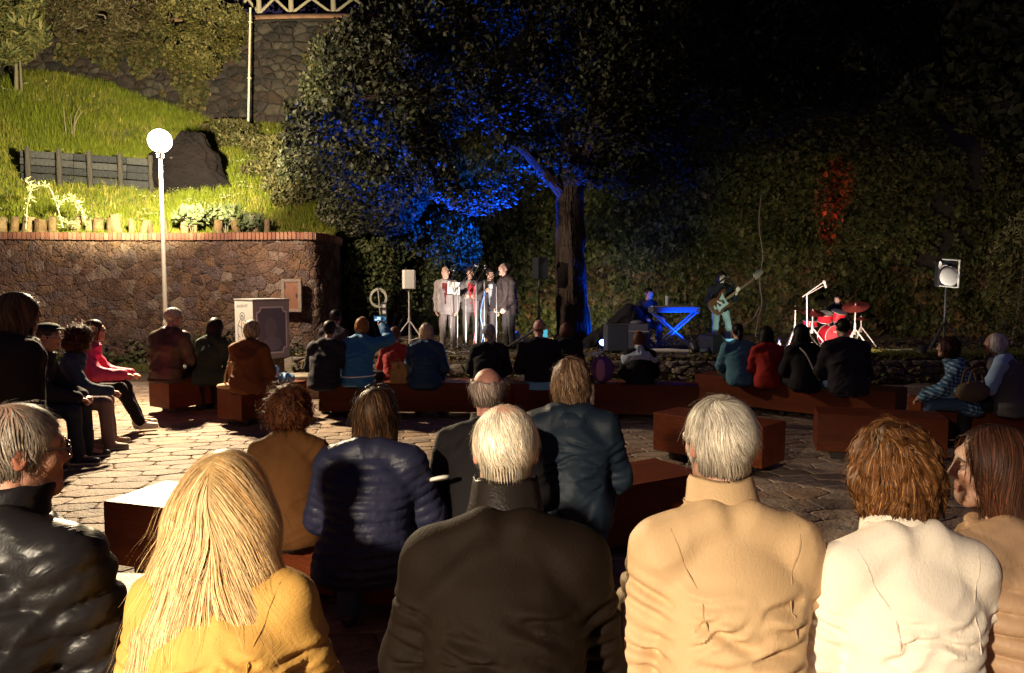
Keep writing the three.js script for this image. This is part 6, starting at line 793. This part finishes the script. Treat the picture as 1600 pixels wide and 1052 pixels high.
{ const b = col(1217, STG + .02, 14.3), t = thing('water_bottle', 'small white and blue bottle standing on the stage edge before the drums', 'bottle', null, b); obj('bottle_body', new THREE.LatheGeometry([[0, 0], [.04, 0], [.042, .13], [.03, .17], [.014, .2], [.014, .22], [0, .22]].map(([a, c]) => new THREE.Vector2(a, c)), 20), mat(.6, .66, .75, .3), t); obj('cap', disc(.017, .025, 0, .23, 0), mat(.05, .12, .6, .4), t); }
// ---------------------------------------------------------------- painted utility box, wall plate, hose, sockets
{ const a = col(412, 0, 12.6), t = thing('utility_box', 'white and grey painted box on a stone plinth before the wall', 'box', null, a, 47), W = .64, W2 = .6, y0 = .5, H = .95;
  const cw = document.createElement('canvas'); cw.width = 256; cw.height = 512; const x = cw.getContext('2d'); x.fillStyle = '#d8d2c6'; x.fillRect(0, 0, 256, 512); x.strokeStyle = '#1c1a1e'; x.lineWidth = 5; const RR = rng(3);
  const ln = (l) => { x.beginPath(); l.forEach(([a, b], i) => i ? x.lineTo(a, b) : x.moveTo(a, b)); x.stroke(); };
  const word = 'ANIMARE'; x.font = 'italic 38px sans-serif'; x.fillStyle = '#241f22'; x.save(); x.translate(24, 66); x.rotate(-.06); x.fillText(word, 0, 0); x.restore();
  x.lineWidth = 6; x.beginPath(); x.arc(108, 140, 34, 0, 6.3); x.stroke(); x.beginPath(); x.arc(104, 145, 17, 0, 6.3); x.stroke(); ln([[88, 132], [128, 150]]); ln([[78, 168], [44, 220], [40, 300], [70, 330]]); ln([[138, 168], [180, 200], [196, 260], [150, 300]]); ln([[100, 180], [88, 260], [110, 330], [90, 420]]); ln([[120, 190], [150, 250], [140, 340], [168, 420]]); ln([[40, 220], [120, 250], [190, 230]]); ln([[50, 300], [30, 420], [60, 470]]);
  const tx = new THREE.CanvasTexture(cw); tx.colorSpace = THREE.SRGBColorSpace; const M_side = new THREE.MeshStandardMaterial({ map: tx, roughness: .7 });
  obj('plinth', box(W * .8, y0, W2 * .8, 0, y0 / 2, 0, 0, 0, 0, .02), mat(.26, .17, .09, .9, { map: T_rockc, bumpMap: T_rock, bumpScale: .02 }), t);
  obj('cabinet', box(W, H, W2, 0, y0 + H / 2, 0, 0, 0, 0, .008), mat(.3, .29, .31, .7), t); obj('painted_side', new THREE.PlaneGeometry(W2 * .98, H * .98).rotateY(-Math.PI / 2).translate(-W / 2 - .003, y0 + H / 2, 0), M_side, t); obj('lid', box(W + .02, .02, W2 + .02, 0, y0 + H + .01, 0), mat(.4, .38, .36, .6), t);
  const c2 = document.createElement('canvas'); c2.width = 256; c2.height = 320; const z = c2.getContext('2d'); z.fillStyle = '#a8a2a8'; z.fillRect(0, 0, 256, 320); z.fillStyle = '#6f6c80'; z.strokeStyle = '#e6e2ee'; z.lineWidth = 9; z.beginPath(); z.moveTo(46, 34); z.lineTo(210, 34); z.quadraticCurveTo(206, 62, 236, 62); z.lineTo(236, 262); z.quadraticCurveTo(206, 262, 210, 292); z.lineTo(46, 292); z.quadraticCurveTo(50, 262, 20, 262); z.lineTo(20, 62); z.quadraticCurveTo(50, 62, 46, 34); z.closePath(); z.fill(); z.stroke(); z.fillStyle = '#7d7a8c'; z.beginPath(); z.ellipse(120, 150, 46, 58, 0, 0, 6.3); z.fill(); z.fillStyle = '#838096'; z.beginPath(); z.ellipse(130, 240, 70, 40, 0, 0, 6.3); z.fill();
  const t2 = new THREE.CanvasTexture(c2); t2.colorSpace = THREE.SRGBColorSpace; obj('painted_panel', new THREE.PlaneGeometry(W * .96, H * .96).translate(0, y0 + H / 2, W2 / 2 + .003), new THREE.MeshStandardMaterial({ map: t2, roughness: .6 }), t); for (const s of [-1, 1]) for (const k of [.06, .5, .94]) obj('bolt', ball(.008, s * W * .46, y0 + H * k, W2 / 2 + .005), M_chr, t); }
{ const p = at(456, 462, 15.42), t = thing('wall_plate', 'rusty metal hatch set in a pale surround on the retaining wall', 'hatch', null, p); t.rotation.y = -.02; obj('surround', [box(.4, .06, .1, 0, .3, 0, 0, 0, 0, .01), box(.4, .06, .1, 0, -.3, 0, 0, 0, 0, .01), box(.07, .54, .1, -.17, 0, 0, 0, 0, 0, .01), box(.07, .54, .1, .17, 0, 0, 0, 0, 0, .01)], mat(.22, .16, .13, .9, { map: T_rockc }), t); obj('door', box(.28, .54, .03, 0, 0, .02), mat(.22, .085, .04, .7, { map: T_rust }), t); obj('hinge', [rod(V(-.13, .15, .04), V(-.13, .24, .04), .012), rod(V(-.13, -.24, .04), V(-.13, -.15, .04), .012)], M_mic, t); obj('handle', box(.02, .08, .02, .1, 0, .045), M_mic, t); }
{ const c = at(592, 466, 17.2), t = thing('hose', 'coiled pale garden hose hanging by the ivy beside the stage', 'hose', null, c), l = []; for (let i = 0; i <= 90; i++) { const a = i / 90 * 6.283 * 4, r = .17 + .02 * Math.sin(a * .7); l.push(V(Math.sin(a) * r, Math.cos(a) * r * 1.15, i * .0012)); } l.push(V(.05, -.5, .1), V(.1, -.9, .1)); obj('coil', pipe(l, .014, 260, 6), mat(.45, .42, .32, .5), t); obj('hook', box(.05, .1, .06, 0, .19, .0), M_mic, t); }
{ const c = at(601, 500, 16.6), t = thing('socket_post', 'dark post with a column of pale sockets beside the hanging hose', 'socket post', null, V(c.x, STG, c.z)); obj('post', box(.12, .9, .09, 0, .45, 0, 0, 0, 0, .01), M_cab, t); for (let i = 0; i < 5; i++) obj('socket', box(.07, .07, .02, .0, .3 + i * .13, .05, 0, 0, 0, .006), mat(.6, .56, .5, .5), t); }
// stones and step at the wall's rounded end
{ const R = rng(121); [[462, 14.2, .3, 'squat boulder'], [488, 14.5, .24, 'pale round stone'], [505, 14.1, .34, 'dark boulder'], [530, 14.6, .28, 'mossy stone']].forEach(([px, D, r, l], i) => { const g = new THREE.IcosahedronGeometry(r, 4), P = g.attributes.position; for (let k = 0; k < P.count; k++) { const q = V().fromBufferAttribute(P, k), m = 1 + .3 * fbm(q.x * 4 + i * 7, q.y * 4, q.z * 4); P.setXYZ(k, q.x * m * 1.2, q.y * m * .75, q.z * m); } g.computeVertexNormals(); tag(obj('boulder', [g], mat(.16, .12, .09, .9, { bumpMap: T_rock, bumpScale: .04 })), l + ' lying at the rounded end of the retaining wall' + (i ? '' : ', nearest to the painted box'), 'stone').position.copy(col(px, .12, D)); });
  const a = col(425, 0, 12.2), o = tag(obj('stone_slab', [box(1.1, .34, .5, 0, .17, 0, 0, 0, 0, .02)], mat(.4, .32, .22, .85, { map: T_rockc, bumpMap: T_rock, bumpScale: .01 })), 'pale lit stone slab seat between the painted box and the long bench', 'slab'); o.position.copy(col(452, 0, 11.6)); o.rotation.y = .05; }
// ---------------------------------------------------------------- stage lights
parCan(col(940, STG, 16.9), at(850, 330, 17), [.0, .06, 1], 110, 36, 'blue stage light on the floor behind the trunk of the big tree', 1, .4);
parCan(col(806, STG, 17.6), at(730, 215, 17.2), [0, .07, 1], 950, 44, 'blue stage light behind the quartet pointing up into the leaves', 1, .5);
{ const l = new THREE.PointLight(lin(0, .08, 1), 9); const p = col(948, STG + .25, 16.75); l.position.copy(p); l.castShadow = true; l.shadow.radius = 4; l.name = 'blue_glow'; scene.add(l); }
parCan(col(1085, STG, 14.25), at(1050, 470, 15.2), [0, .07, 1], 42, 34, 'low blue stage light aimed at the keyboard player', 1);
parCan(col(748, STG, 13.95), at(742, 440, 15.5), [1, .9, .82], 27, 42, 'low white stage light before the quartet', 1);
parCan(col(884, STG, 17.5), at(860, 470, 19.3), [1, .84, .5], 9, 62, 'warm stage light washing the ivy beside the big tree', 1);
parCan(col(1172, STG, 13.6), at(1133, 480, 15.2), [.6, 1, .75], 6, 30, 'greenish stage light beside the guitarist', 1);
parCan(col(985, STG, 16.4), at(1030, 430, 19.3), [1, .8, .4], 11, 50, 'warm stage light washing the ivy behind the keyboard player', 1);
parCan(col(1240, STG, 13.5), at(1305, 495, 15.6), [1, .72, .66], 34, 44, 'pinkish white stage light before the drum kit', 1);
parCan(col(1340, STG, 13.45), at(1345, 440, 19), [1, .78, .38], 9, 52, 'warm stage light washing the ivy behind the drum kit', 1);
parCan(col(1300, STG, 17.3), at(1302, 318, 19.6), [1, .003, .004], 210, 7.6, 'small red stage light behind the drum kit pointing up at the ivy', 1, .95);
parCan(col(1440, STG, 13.5), at(1476, 445, 14.2), [1, .95, .85], 12, 26, 'small white stage light before the white rounded loudspeaker', 1);
parCan(col(942, STG, 14.9), at(962, 470, 13.6), [.1, .3, 1], 3, 30, 'round stage light glaring blue at the audience beside the trunk', 5, .4);
renderer.render(scene, camera);
